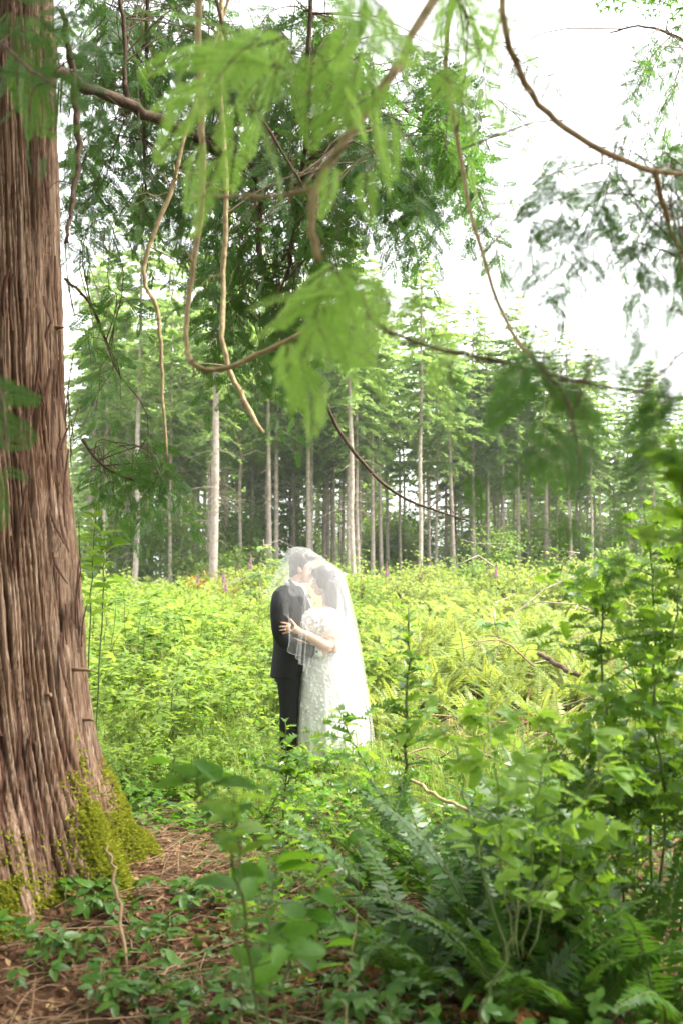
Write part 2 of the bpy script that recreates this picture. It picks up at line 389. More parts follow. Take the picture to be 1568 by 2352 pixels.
def build_forest():
    protos = []
    specs = [(11, 14.6, .44, 1.9, .088), (12, 15.2, .48, 2.0, .088), (13, 13.8, .42, 1.8, .07), (14, 12.8, .30, 1.9, .07), (15, 15.4, .50, 2.1, .115), (16, 11.5, .16, 2.0, .065)]
    for s in specs: protos.append(conifer(*s))
    # front trunks by their place across the clearing: layout x, base distance, prototype, scale
    front = [(240, 38, 2, 1.0), (310, 36, 1, 1.0), (270, 44, 3, 1.1), (370, 45, 3, 1.0), (392, 39, 2, 1.02), (492, 34, 4, 0.98), (484, 37, 2, 1), (553, 41, 2, 1.05), (620, 39, 0, 1.0),
             (710, 40, 0, 1.05), (752, 47, 2, 1.1), (772, 45, 2, 1.0), (672, 50, 3, 1.2), (815, 35, 1, .93), (823, 39, 2, .95), (857, 42, 0, 1.0), (920, 48, 2, 1.05), (963, 39, 1, .98), (985, 47, 2, 1.0),
             (1000, 45, 2, .98), (1022, 50, 3, 1.1), (1044, 42, 0, .92), (1090, 44, 0, .96), (1106, 50, 2, .95), (1120, 44, 0, .9), (1150, 52, 2, .98), (1181, 50, 2, .95), (1190, 44, 1, .88),
             (1215, 45, 0, .84), (1252, 44, 4, .78), (1258, 49, 2, .85), (1276, 50, 2, .85), (1297, 54, 3, .9), (1372, 48, 0, .72), (1405, 52, 2, .78), (1500, 50, 0, .68), (1560, 48, 2, .72), (330, 50, 0, 1.05), (205, 42, 0, 1.02), (440, 52, 0, 1.05), (590, 54, 0, 1.1)]
    n = 0
    first = {}
    def place(x, y, k, s):
        nonlocal n
        lab = {0: 'slender grey trunked fir with its green crown high up', 1: 'tall straight fir with a pale grey trunk at the forest edge', 2: 'thin young fir with dead twigs on its trunk',
               3: 'bushy dark fir standing deep in the forest', 4: 'thick pale trunked fir at the edge of the clearing', 5: 'small full fir with branches nearly to the ground'}[k]
        t = thing('fir_tree', (x, y, float(gz(x, y)) - .05), lab, 'tree', 'firs of the forest behind the clearing', RS.uniform(0, 6.28), s * RS.uniform(.97, 1.03))
        t.rotation_euler = (RS.normal(0, .012), RS.normal(0, .012), RS.uniform(0, 6.28))
        obj('trunk', protos[k][0], t); obj('dead_branches', protos[k][1], t)['kind'] = 'stuff'; obj('crown', protos[k][2], t)
        n += 1
    for px, y, k, s in front:
        place((px - 784) / F_PX * y, y, k, s)
    for i in range(44):                           # slim trunks between the front ones
        y = RS.uniform(40, 50); px = RS.uniform(190, 1600)
        s = np.interp(px, [100, 900, 1300, 1640], [1.0, .98, .8, .68])
        place((px - 784) / F_PX * y, y, RS.choice([0, 2, 2, 0]), s)
    for i in range(80):                           # deeper rows
        y = RS.uniform(46, 78); px = RS.uniform(120, 1640)
        s = np.interp(px, [100, 900, 1300, 1640], [1.12, 1.1, .86, .74]) * (.62 + .38 * y / 60)
        place((px - 784) / F_PX * y, y, RS.choice([0, 2, 3, 0, 2, 1]), s)
    for i in range(46):                           # low crowned trees at the back
        y = RS.uniform(60, 86); px = RS.uniform(120, 1640)
        place((px - 784) / F_PX * y, y, RS.choice([3, 5, 5]), np.interp(px, [100, 900, 1300, 1640], [.95, .95, .82, .78]) * RS.uniform(.7, 1.1))
build_forest()

# ------------------------------------------------------------------ the big cedar
TC = np.array([-1.97, 5.2])
LOBES = [(12, .42, 15), (-20, .34, 12), (-58, .36, 14), (-95, .30, 16), (-140, .30, 18), (60, .3, 18), (110, .3, 18), (170, .3, 20)]
def trunk_r(phi, z):
    r = np.interp(z, [0, .45, .6, 1.0, 1.43, 1.86, 2.3, 3.26, 4.05, 8, 14, 18], [.80, .72, .68, .62, .585, .545, .50, .463, .44, .30, .13, .03])
    fl = np.exp(-np.maximum(z + .05, 0) / .30)
    for a, amp, wd in LOBES:
        dph = (np.degrees(phi) - a + 180) % 360 - 180
        r = r + amp * fl * np.exp(-(dph / wd) ** 2) + .05 * np.exp(-np.maximum(z, 0) / 1.1) * np.exp(-(dph / wd) ** 2)
    r = r - .045 * np.exp(-np.maximum(z, 0) / 1.2)
    return r
def trunk_relief(phi, z):
    tw = z * .10
    a = phi + tw + .022 * vnoise(phi * 3, z * .6, 30) + .006 * vnoise(phi * 9, z * 3.5, 31) + .003 * vnoise(phi * 40, z * 14, 36)
    # long fibrous ridges: sharp valleys at the zero lines of a stretched noise
    n1 = vnoise(a * 24, z * .7, 32) + .25 * vnoise(a * 45, z * 3, 37); n2 = vnoise(a * 70, z * 1.0, 33) + .3 * vnoise(a * 110, z * 7, 38); n3 = vnoise(a * 150, z * 5.0, 34) + .7 * vnoise(a * 70, z * 40, 39)
    rid = 1 - np.exp(-np.abs(n1) * 4.5); rid2 = 1 - np.exp(-np.abs(n2) * 4)
    return .032 * (rid - .6) + .020 * (rid2 - .6) + .004 * n3 + .02 * vnoise(phi * 6, z * .7, 44) + .008 * vnoise(phi * 5, z * 7, 35) * np.exp(-np.maximum(z, 0)), np.clip(.55 * rid + .45 * rid2 + .1 * n3, 0, 1)

def cedar_bark_mat():
    m, N, L, out = nodes('cedar_bark')
    p = N.new('ShaderNodeBsdfPrincipled'); p.inputs['Roughness'].default_value = .85; p.inputs['Specular IOR Level'].default_value = .2
    at = N.new('ShaderNodeAttribute'); at.attribute_name = 'ridge'
    tc = N.new('ShaderNodeTexCoord'); mp = N.new('ShaderNodeMapping'); mp.inputs['Scale'].default_value = (85, 85, 3.0)
    nz = N.new('ShaderNodeTexNoise'); nz.inputs['Scale'].default_value = 1.0; nz.inputs['Detail'].default_value = 7; nz.inputs['Distortion'].default_value = .4
    L.new(tc.outputs['Object'], mp.inputs[0]); L.new(mp.outputs[0], nz.inputs['Vector'])
    n2 = N.new('ShaderNodeTexNoise'); n2.inputs['Scale'].default_value = 3.5; n2.inputs['Detail'].default_value = 5; L.new(tc.outputs['Object'], n2.inputs['Vector'])
    grey = ramp(N, [(.25, (.125, .068, .040)), (.5, (.255, .165, .112)), (.75, (.43, .335, .26))]); L.new(nz.outputs['Fac'], grey.inputs[0])
    red = ramp(N, [(.3, (.032, .014, .009)), (.7, (.13, .060, .038))]); L.new(nz.outputs['Fac'], red.inputs[0])
    mr = N.new('ShaderNodeMapRange'); mr.inputs['From Min'].default_value = .35; mr.inputs['From Max'].default_value = .85; L.new(at.outputs['Fac'], mr.inputs['Value'])
    mx = N.new('ShaderNodeMix'); mx.data_type = 'RGBA'; L.new(mr.outputs[0], mx.inputs[0]); L.new(red.outputs[0], mx.inputs[6]); L.new(grey.outputs[0], mx.inputs[7])
    tint = ramp(N, [(.35, (.62, .52, .45)), (.65, (1, 1, 1))]); L.new(n2.outputs['Fac'], tint.inputs[0])
    mu = N.new('ShaderNodeMix'); mu.data_type = 'RGBA'; mu.blend_type = 'MULTIPLY'; mu.inputs[0].default_value = .8
    L.new(mx.outputs[2], mu.inputs[6]); L.new(tint.outputs[0], mu.inputs[7]); L.new(mu.outputs[2], p.inputs['Base Color'])
    b = N.new('ShaderNodeBump'); b.inputs['Strength'].default_value = 1.0; b.inputs['Distance'].default_value = .014
    L.new(nz.outputs['Fac'], b.inputs['Height']); L.new(b.outputs[0], p.inputs['Normal']); L.new(p.outputs[0], out.inputs['Surface'])
    return m
M['cedarbark'] = cedar_bark_mat()
CEDAR = thing('cedar_tree', (TC[0], TC[1], 0), 'big old cedar with fibrous furrowed bark and mossy flaring roots', 'tree')
CI = -np.array([TC[0], TC[1], 0])      # to the cedar's own coordinates

def build_trunk():
    ph = np.concatenate([np.radians(np.linspace(-130, 45, 470, endpoint=False)), np.radians(np.linspace(45, 230, 40, endpoint=False))])
    zs = np.concatenate([np.linspace(-.25, 1.0, 110), np.linspace(1.016, 5.2, 230), np.linspace(5.3, 18, 30)])
    PH, Z = np.meshgrid(ph, zs); rel, rid = trunk_relief(PH, Z)
    R = trunk_r(PH, Z) + rel * np.interp(Z, [0, 5, 18], [1, 1, .2])
    lean = .012 * np.maximum(Z - 2, 0)
    V = np.stack([R * np.cos(PH) - lean, R * np.sin(PH), Z], -1).reshape(-1, 3); n = len(ph)
    i = np.arange(len(zs) - 1)[:, None] * n; j = np.arange(n)[None]; j2 = (j + 1) % n
    Fc = np.stack([i + j, i + j2, i + n + j2, i + n + j], -1).reshape(-1, 4)
    me = mesh('cedar_trunk', [(V, Fc, 0)], [M['cedarbark']], True)
    a = me.attributes.new('ridge', 'FLOAT', 'POINT'); a.data.foreach_set('value', rid.ravel().astype(np.float32))
    tr = obj('trunk', me, CEDAR)
    # torn strips of bark standing off the trunk
    for k in range(70):
        a0 = math.radians(RS.uniform(-110, 20)); z0 = RS.uniform(.4, 4.2); l = RS.uniform(.12, .45); t = np.linspace(0, 1, 7)
        zz = z0 + t * l; off = .022 + .05 * RS.uniform(.2, 1) * (np.abs(t - RS.choice([0, 1.0])) ** 2)
        aa = a0 + .03 * np.sin(t * 3 + k); rr = trunk_r(aa, zz) + off; wd = .006 + .006 * RS.rand()
        c = np.stack([rr * np.cos(aa), rr * np.sin(aa), zz], -1); s = np.stack([-np.sin(aa), np.cos(aa), 0 * aa], -1) * wd * (1.1 - np.abs(t - .5))[:, None]
        o = np.stack([np.cos(aa), np.sin(aa), 0 * aa], -1) * .004
        V = np.concatenate([c - s, c + s, c + s + o, c - s + o]); q = np.arange(6)
        Fq = np.concatenate([np.stack([q + 7 * i_, q + 7 * ((i_ + 1) % 4), q + 1 + 7 * ((i_ + 1) % 4), q + 1 + 7 * i_], -1) for i_ in range(4)])
        obj('bark_strip', mesh('bark_strip', [(V, Fq, 0)], [M['cedarbark']], True), tr)
    # knot with a broken stub
    kz, ka = 1.10, math.radians(-78)
    def on(a, z, d=0):
        r = trunk_r(a, z) + d; return np.array([r * math.cos(a), r * math.sin(a), z])
    V, Fc = tube([on(ka, kz, -.06), on(ka, kz - .01, .03), on(ka + .03, kz - .05, .07)], [.055, .045, .02], 9)
    obj('knot', mesh('knot', [(V, Fc, 0)], [M['limb']], True), tr)
    V, Fc = tube(catmull([on(ka - .35, kz - .16, .03), on(ka - .2, kz + .02, .05), on(ka, kz + .10, .06), on(ka + .22, kz + .04, .03)], 14), [.004, .008, .009, .004], 6)
    obj('dead_twig', mesh('dead_twig', [(V, Fc, 0)], [M['twig']], True), tr)
    for a, z, l in ((-8, 1.12, .12), (-2, .86, .07), (-30, 1.02, .06), (-5, 2.9, .05)):
        a = math.radians(a); V, Fc = tube([on(a, z, -.03), on(a, z, l * .6), on(a - .03, z - .005, l)], [.012, .009, .003], 6)
        obj('broken_stub', mesh('stub', [(V, Fc, 0)], [M['drystick']], True), tr)
    # moss cushions on the root flares: many tiny tufts hugging the bark
    pos, dr = [], []
    spots = [(12, .05, .40, 11, 9000, .0), (-20, .02, .50, 6, 5200, .0), (-58, -.02, .28, 9, 3000, 0), (-92, .0, .5, 10, 3500, 0), (-36, 0, .16, 6, 900, 0)]
    for a, z0, z1, wd, n, _ in spots:
        pa = np.radians(a + RS.normal(0, wd * .6, n) * np.where(RS.rand(n) < .15, 2.2, 1)); z = z0 + (z1 - z0) * RS.beta(1.6, 1.8, n) * np.where(RS.rand(n) < .12, 1.7, 1)
        keep = vnoise(pa * 9, z * 7, 40 + int(a)) > -.42; pa, z = pa[keep], z[keep]
        r = trunk_r(pa, z) + trunk_relief(pa, z)[0] + .004 + .012 * vnoise(pa * 14, z * 10, 41)
        pos.append(np.stack([r * np.cos(pa), r * np.sin(pa), z], -1)); dr.append(np.stack([np.cos(pa), np.sin(pa), .35 + 0 * pa], -1))
    pos = np.concatenate(pos); dr = np.concatenate(dr) + RS.normal(0, .55, pos.shape) + [0, 0, -.25]
    tv = np.array([[-.5, 0, 0], [.5, 0, 0], [.12, 1, -.3], [-.3, .8, .3]], float); tf = np.array([[0, 1, 2], [0, 2, 3]])
    V, Fc = scatter(tv, tf, frames(dr, rdirs(len(pos))), pos, np.stack([RS.uniform(.008, .016, len(pos)), RS.uniform(.014, .034, len(pos)), np.full(len(pos), .01)], -1))
    tag(obj('moss', mesh('moss', [(V, Fc, 0)], [M['moss']]), tr), 'yellow green moss cushion on the root flare', kind='stuff')
build_trunk()

# a flat lacy spray of cedar foliage: rachis along +y, length 1
def cedar_spray(seed, nb, nl, wd=1.0):
    rs = np.random.RandomState(seed); pos, dr, sc = [], [], []
    arch = lambda t: np.stack([.05 * np.sin(t * 4 + seed), t, -.16 * t ** 2], -1)
    for k in range(nb):
        t = .06 + .92 * (k + rs.uniform(-.2, .2)) / nb
        for s in (-1, 1):
            tt = t + (.02 if s > 0 else 0); b = arch(np.array(tt)); l = .36 * (1 - tt) ** .62 * rs.uniform(.75, 1.1) * min(1, .45 + tt * 3.2) + .03
            an = math.radians(rs.uniform(42, 58)); d = np.array([s * math.sin(an), math.cos(an), rs.uniform(-.18, .02)])
            pos.append(b); dr.append(d); sc.append((.022 * wd, l, .02))
            m = max(2, int(round(nl * l / .36)))
            for j in range(m):
                u = .15 + .8 * j / m; c = b + d * l * u; c[2] -= .12 * l * u * u
                for s2 in (-1, 1):
                    a2 = an * s + s2 * math.radians(rs.uniform(34, 48)); d2 = np.array([math.sin(a2), math.cos(a2), rs.uniform(-.25, .05)])
                    pos.append(c); dr.append(d2); sc.append((.021 * wd, (.14 * (1 - u * .65)) * (.55 + l), .02))
    pos = np.array(pos); dr = np.array(dr); sc = np.array(sc)
    tri = (np.array([[-.5, .12, 0], [.5, .12, 0], [0, 1, 0]], float), np.array([[0, 1, 2]])) if wd > 1 or nl == 0 else DIAMOND
    V, Fc = scatter(tri[0], tri[1], frames(dr, np.tile([0, 0, 1.0], (len(pos), 1))), pos, sc)
    rv, rf = tube(arch(np.linspace(-.02, .99, 8)), [.008, .006, .002], 3, False)
    return V, Fc, rv, rf
SPRAY_HI = [cedar_spray(50 + k, 17, 6, .8) for k in range(4)]
SPRAY_MID = [cedar_spray(60 + k, 12, 3, 2.0) for k in range(4)]
SPRAY_LO = [cedar_spray(70 + k, 7, 0) for k in range(3)]
SPRAY_ME = [mesh('cedar_spray', [(a, b, 0), (c, d, 1)], [M['cedar'], M['twig']]) for a, b, c, d in SPRAY_HI]
SPRAY_LIT = [mesh('lit_cedar_spray', [(a, b, 0), (c, d, 1)], [M['litcedar'], M['twig']]) for a, b, c, d in SPRAY_HI]

LIMB_PTS = []         # all limb centre lines, for the twigs to grow from
LIMB_ROWS = []
def limb(points, rad_px, mat='limb', n=26, from_trunk=None, sides=8, wob=.0):
    """points: (layout x, y, distance); radius in layout pixels at those points"""
    w3 = [P(*p) for p in points]; rad = [r * .86 / F_PX * p[2] for r, p in zip(rad_px, points)]
    if from_trunk is not None:
        a = math.atan2(w3[0][1] - TC[1], w3[0][0] - TC[0]); z0 = from_trunk; r = float(trunk_r(np.array(a), np.array(z0)))
        b = np.array([TC[0] + r * math.cos(a) * .8, TC[1] + r * math.sin(a) * .8, z0]); mid = b * .45 + w3[0] * .55 + np.array([0, 0, .35])
        w3 = [b, mid] + w3; rad = [max(rad) * 2.0, max(rad) * 1.4] + rad
    c = catmull(w3, n); n_ = len(c)
    c[1:-1] += RS.normal(0, .0007 * points[0][2], (n - 2, 3)); rad = np.interp(np.linspace(0, 1, n), np.linspace(0, 1, len(rad)), rad) * RS.uniform(.92, 1.1, n)
    if wob: c[1:-1] += RS.normal(0, wob, (n - 2, 3))
    V, Fc = tube(c, rad, sides)
    stubs = [(V, Fc)]
    for k in range(max(2, n // 7)):              # dead stubs and knots
        i = RS.randint(2, n - 2); dv = rdirs(1)[0]; l = rad[i] * RS.uniform(2, 7) + .01; stubs.append(tube([c[i], c[i] + dv * l * .6, c[i] + dv * l + [0, 0, -.1 * l]], [rad[i] * .5, rad[i] * .35, rad[i] * .12], 6))
    for k in range(n // 3 if points[0][2] > 4 else 2):
        i = RS.randint(2, n - 1); l = RS.uniform(.08, .32) * (points[0][2] / 4) ** .6; dv = rdirs(1)[0]; dv[1] *= .6; q1 = c[i] + dv * l * .5 + RS.normal(0, .02, 3); q2 = c[i] + dv * l + np.array([0, 0, -.35 * l]) + RS.normal(0, .03, 3)
        stubs.append(tube(catmull([c[i], q1, q2], 7), [min(.004, rad[i] * .5), .002, .0008], 4, False))
    V, Fc = merge(stubs)
    o = obj('branch', mesh('branch', [(V + CI, Fc, 0)], [M[mat]], True), CEDAR)
    LIMB_ROWS.append((o, c)); LIMB_PTS.append(c)
    return o, c

limbs = {}
limbs['main'] = limb([(105, 160, 5.0), (190, 195, 5.2), (300, 245, 5.5), (400, 290, 5.8), (490, 335, 6.1), (560, 385, 6.3), (605, 425, 6.5)], [15, 15, 16, 14, 13, 12, 9], n=30, wob=.008)
limbs['main2'] = limb([(605, 425, 6.5), (598, 500, 6.5), (600, 600, 6.4), (640, 680, 6.3), (690, 750, 6.2), (715, 860, 6.2), (800, 1020, 6.2), (920, 1140, 6.1), (1075, 1196, 6.0)], [9, 8, 8, 6.5, 5, 5.5, 5, 4, 2], n=44)
limbs['dark'] = limb([(140, 20, 4.9), (165, 150, 5.0), (175, 260, 5.0), (180, 380, 5.0), (165, 470, 4.95), (150, 560, 4.9)], [7, 9, 9, 8, 7, 4], n=24, wob=.006)
limbs['vine'] = limb([(440, -420, 3.6), (456, 60, 3.6), (462, 250, 3.6), (466, 420, 3.6), (452, 560, 3.6), (432, 700, 3.6), (428, 790, 3.55), (446, 836, 3.5), (500, 850, 3.5), (590, 815, 3.5), (710, 757, 3.5)], [9.5, 9.5, 9.5, 9, 8, 7, 7, 7, 7, 7, 5], 'paletwig', 60, 6.2)
limbs['hang'] = limb([(490, -420, 5.2), (508, 200, 5.0), (520, 420, 4.9), (515, 640, 4.9), (512, 780, 4.8), (540, 880, 4.8), (602, 992, 4.7)], [6, 6, 7, 7, 7, 7, 6], 'paletwig', 40, 6.4)
limbs['hang2'] = limb([(600, -350, 5.2), (420, 330, 5.2), (400, 420, 5.2), (345, 560, 5.2), (332, 640, 5.2), (362, 720, 5.2), (372, 850, 5.2), (384, 1060, 5.2)], [4, 5, 6, 6, 5.5, 5.5, 5, 3], 'paletwig', 40, 6.0)
limbs['near'] = limb([(1080, -420, 2.6), (945, 80, 2.2), (900, 170, 2.1), (830, 275, 2.05), (760, 370, 2.0), (722, 440, 2.0), (716, 520, 2.0), (732, 600, 2.0)], [14, 13, 13, 13, 12, 12, 11, 9], 'paletwig', 34, 6.8)
limbs['nearx'] = limb([(716, 432, 2.0), (660, 448, 2.05), (560, 452, 2.1), (440, 446, 2.2)], [8, 7, 6, 4], 'paletwig', 14)
limbs['right'] = limb([(1060, -420, 2.5), (1150, 30, 2.3), (1178, 130, 2.35), (1225, 225, 2.4), (1300, 295, 2.5), (1400, 355, 2.6), (1500, 390, 2.7), (1640, 410, 2.8)], [9, 9, 9.5, 9.5, 9, 8.5, 8, 7], 'paletwig', 34, 7.0)
limbs['long'] = limb([(1000, -420, 3.1), (1022, 120, 3.0), (1040, 260, 3.0), (1062, 400, 3.0), (1100, 560, 2.9), (1145, 700, 2.8), (1185, 780, 2.7), (1235, 840, 2.6), (1280, 930, 2.5)], [7, 7, 6.5, 6, 5.5, 5.5, 6, 6, 4], 'paletwig', 40, 6.6)
limbs['pink'] = limb([(840, 720, 2.0), (900, 765, 2.0), (1000, 800, 2.05), (1110, 822, 2.1), (1240, 855, 2.1), (1390, 890, 2.1), (1640, 925, 2.2)], [3, 5, 6, 6, 5, 4, 3.5], 'twig', 26)
limbs['upper'] = limb([(200, -350, 6.3), (420, 40, 6.9), (560, 110, 7.3), (700, 160, 7.8), (850, 200, 8.2), (990, 290, 8.5), (1060, 300, 8.6)], [11, 11, 10, 8, 7, 5, 3], 'limb', 34, 6.6)
limbs['mid2'] = limb([(300, 250, 5.5), (286, 190, 5.5), (288, 100, 5.5), (270, -60, 5.5)], [8, 7, 6, 5], 'limb', 16)
limbs['mid3'] = limb([(320, -420, 5.8), (338, 120, 6.0), (330, 300, 6.1), (340, 460, 6.2)], [6, 6, 5, 2], 'limb', 18, 6.3)
limbs['fork'] = limb([(570, 390, 6.35), (640, 310, 6.6), (720, 260, 7.0), (800, 250, 7.4)], [7, 6, 5, 3], 'limb', 18)
limbs['low'] = limb([(190, 1010, 6.0), (230, 1060, 6.2), (300, 1100, 6.4), (380, 1095, 6.6), (420, 1100, 6.7)], [4, 4, 3.5, 3, 1.5], 'twig', 18)
limbs['low2'] = limb([(150, 640, 5.6), (210, 700, 5.9), (250, 800, 6.2), (280, 880, 6.3)], [4, 3.5, 3, 1.5], 'twig', 16)
limbs['far_r'] = limb([(1640, 150, 6.0), (1560, 90, 6.2), (1480, 60, 6.4), (1400, 75, 6.6)], [5, 4, 3, 2], 'twig', 16)
limbs['right2'] = limb([(1500, 390, 2.7), (1520, 470, 2.8), (1555, 560, 2.9), (1620, 650, 3.0)], [9, 8, 7, 6], 'paletwig', 16)
limbs['drop'] = limb([(380, -420, 4.4), (540, 160, 4.4), (620, 300, 4.6), (690, 420, 4.8), (730, 500, 5.0)], [5, 5, 4, 3.5, 2], 'twig', 22, 6.1)
limbs['drop2'] = limb([(690, -420, 5.4), (705, 200, 5.6), (690, 420, 5.8), (660, 620, 5.8), (600, 800, 5.8)], [6, 6, 5, 4, 2], 'limb', 30, 6.9)
limbs['left'] = limb([(-160, -40, 3.0), (-40, 60, 2.9), (60, 150, 2.8), (130, 200, 2.7)], [6, 6, 5, 3], 'twig', 16)
limbs['left2'] = limb([(-200, 700, 3.0), (-80, 760, 2.9), (0, 900, 2.85), (20, 1060, 2.8)], [5, 5, 4, 2], 'twig', 16)
limbs['blur_r'] = limb([(1235, 840, 2.0), (1290, 900, 1.95), (1320, 1000, 1.9), (1330, 1100, 1.9)], [5, 5, 4, 2], 'twig', 14)
limbs['blur_r2'] = limb([(1700, 700, 1.9), (1600, 780, 1.85), (1520, 850, 1.8), (1440, 930, 1.8)], [6, 6, 5, 3], 'twig', 14)
ALLP = np.concatenate([c for _, c in LIMB_ROWS]); OWN = np.concatenate([np.full(len(c), i) for i, (_, c) in enumerate(LIMB_ROWS)])

SPRAYS = 0
def foliage(box, depth, n, length, size, hi=False, hang=(0, 0, -1), spread=.5, density=1.0, link=True, spray_as_part=False, lo=False, poly=None, up_noise=1.0, only=None, young=False):  # young: sprays in the lightened leaf colour that stands for light on them
    """twigs that grow from the nearest branch into a part of the crown, with sprays along both sides"""
    global SPRAYS
    hang = np.array(hang, float)
    acc = {}
    tw = {}
    for k in range(n):
        for _ in range(30):
            px, py = RS.uniform(box[0], box[2]), RS.uniform(box[1], box[3])
            if poly is None or poly(px, py): break
        d = RS.uniform(*depth); st = P(px, py, d)
        dist = np.linalg.norm(ALLP - st, axis=1)
        if only is not None: dist = np.where(OWN == only, dist, 99)
        near = np.nonzero(dist < dist.min() + min(.3, .06 * d))[0]; i = int(RS.choice(near)); own = int(OWN[i])
        L = length * RS.uniform(.6, 1.25); dr = hang + RS.normal(0, spread, 3); dr /= np.linalg.norm(dr)
        e = st + dr * L + np.array([0, 0, -.25 * L])
        m1 = st + dr * L * .5 + RS.normal(0, .04 * L, 3)
        if link and dist[i] < 1.1:
            a = ALLP[i]; q = (a + st) / 2 + np.array([0, 0, .12 * dist[i]]) + RS.normal(0, .05, 3)
            fs = min(1, d / 5); tw.setdefault(own, []).append(tube(catmull([a, q, st, m1, e], 12), [fs * r_ for r_ in (.005, .0035, .003, .0022, .001)], 4, False))
        else: tw.setdefault(own, []).append(tube(catmull([st, m1, e], 7), [.003, .0025, .001], 4, False))
        ns = max(3, int(L / (size * .32) * density)); cur = catmull([st, m1, e], ns + 1); tan = np.gradient(cur, axis=0)
        face = rdirs(1)[0] * up_noise + np.array([0, -.3, .5]); sgn = RS.choice([-1, 1])
        for j in range(ns + 1):
            t = tan[j] / (np.linalg.norm(tan[j]) + 1e-9); sd_ = np.cross(t, face); sd_ /= np.linalg.norm(sd_) + 1e-9
            sgn = -sgn; s = size * RS.uniform(.65, 1.15) * (1 - .4 * j / (ns + 1))
            dd = t * .6 + sd_ * sgn * (.95 if j < ns else 0) + np.array([0, 0, -.14]) + RS.normal(0, .15, 3)
            upv = face + RS.normal(0, .25, 3)
            if spray_as_part and SPRAYS < 300:
                Rm = frames(dd[None], upv[None])[0]; mat4 = Matrix([[*(Rm[0] * s), 0], [*(Rm[1] * s), 0], [*(Rm[2] * s), 0], [0, 0, 0, 1]])
                mat4.translation = Vector(cur[j] + CI)
                o = obj('spray', (SPRAY_LIT if young else SPRAY_ME)[RS.randint(4)], LIMB_ROWS[own][0]); o.matrix_basis = mat4; SPRAYS += 1
            else: acc.setdefault(own, []).append((cur[j], dd, upv, s))
    tset = SPRAY_HI if hi else (SPRAY_LO if lo else SPRAY_MID)
    for own, lst in acc.items():
        parts = []
        for v in range(len(tset)):
            sub = lst[v::len(tset)]
            if not sub: continue
            pos = np.array([a[0] for a in sub]); R = frames(np.array([a[1] for a in sub]), np.array([a[2] for a in sub])); s = np.array([a[3] for a in sub])
            V, Fc = scatter(tset[v][0], tset[v][1], R, pos, np.stack([s, s, s], -1)); parts.append((V + CI, Fc, 0))
            V, Fc = scatter(tset[v][2], tset[v][3], R, pos, np.stack([s, s, s], -1)); parts.append((V + CI, Fc, 1))
        tag(obj('foliage', mesh('cedar_foliage', parts, [M['cedar'], M['twig']]), LIMB_ROWS[own][0]), kind='stuff')
    for own, lst in tw.items():
        V, Fc = merge(lst); tag(obj('twigs', mesh('cedar_twigs', [(V + CI, Fc, 0)], [M['twig']]), LIMB_ROWS[own][0]), kind='stuff')

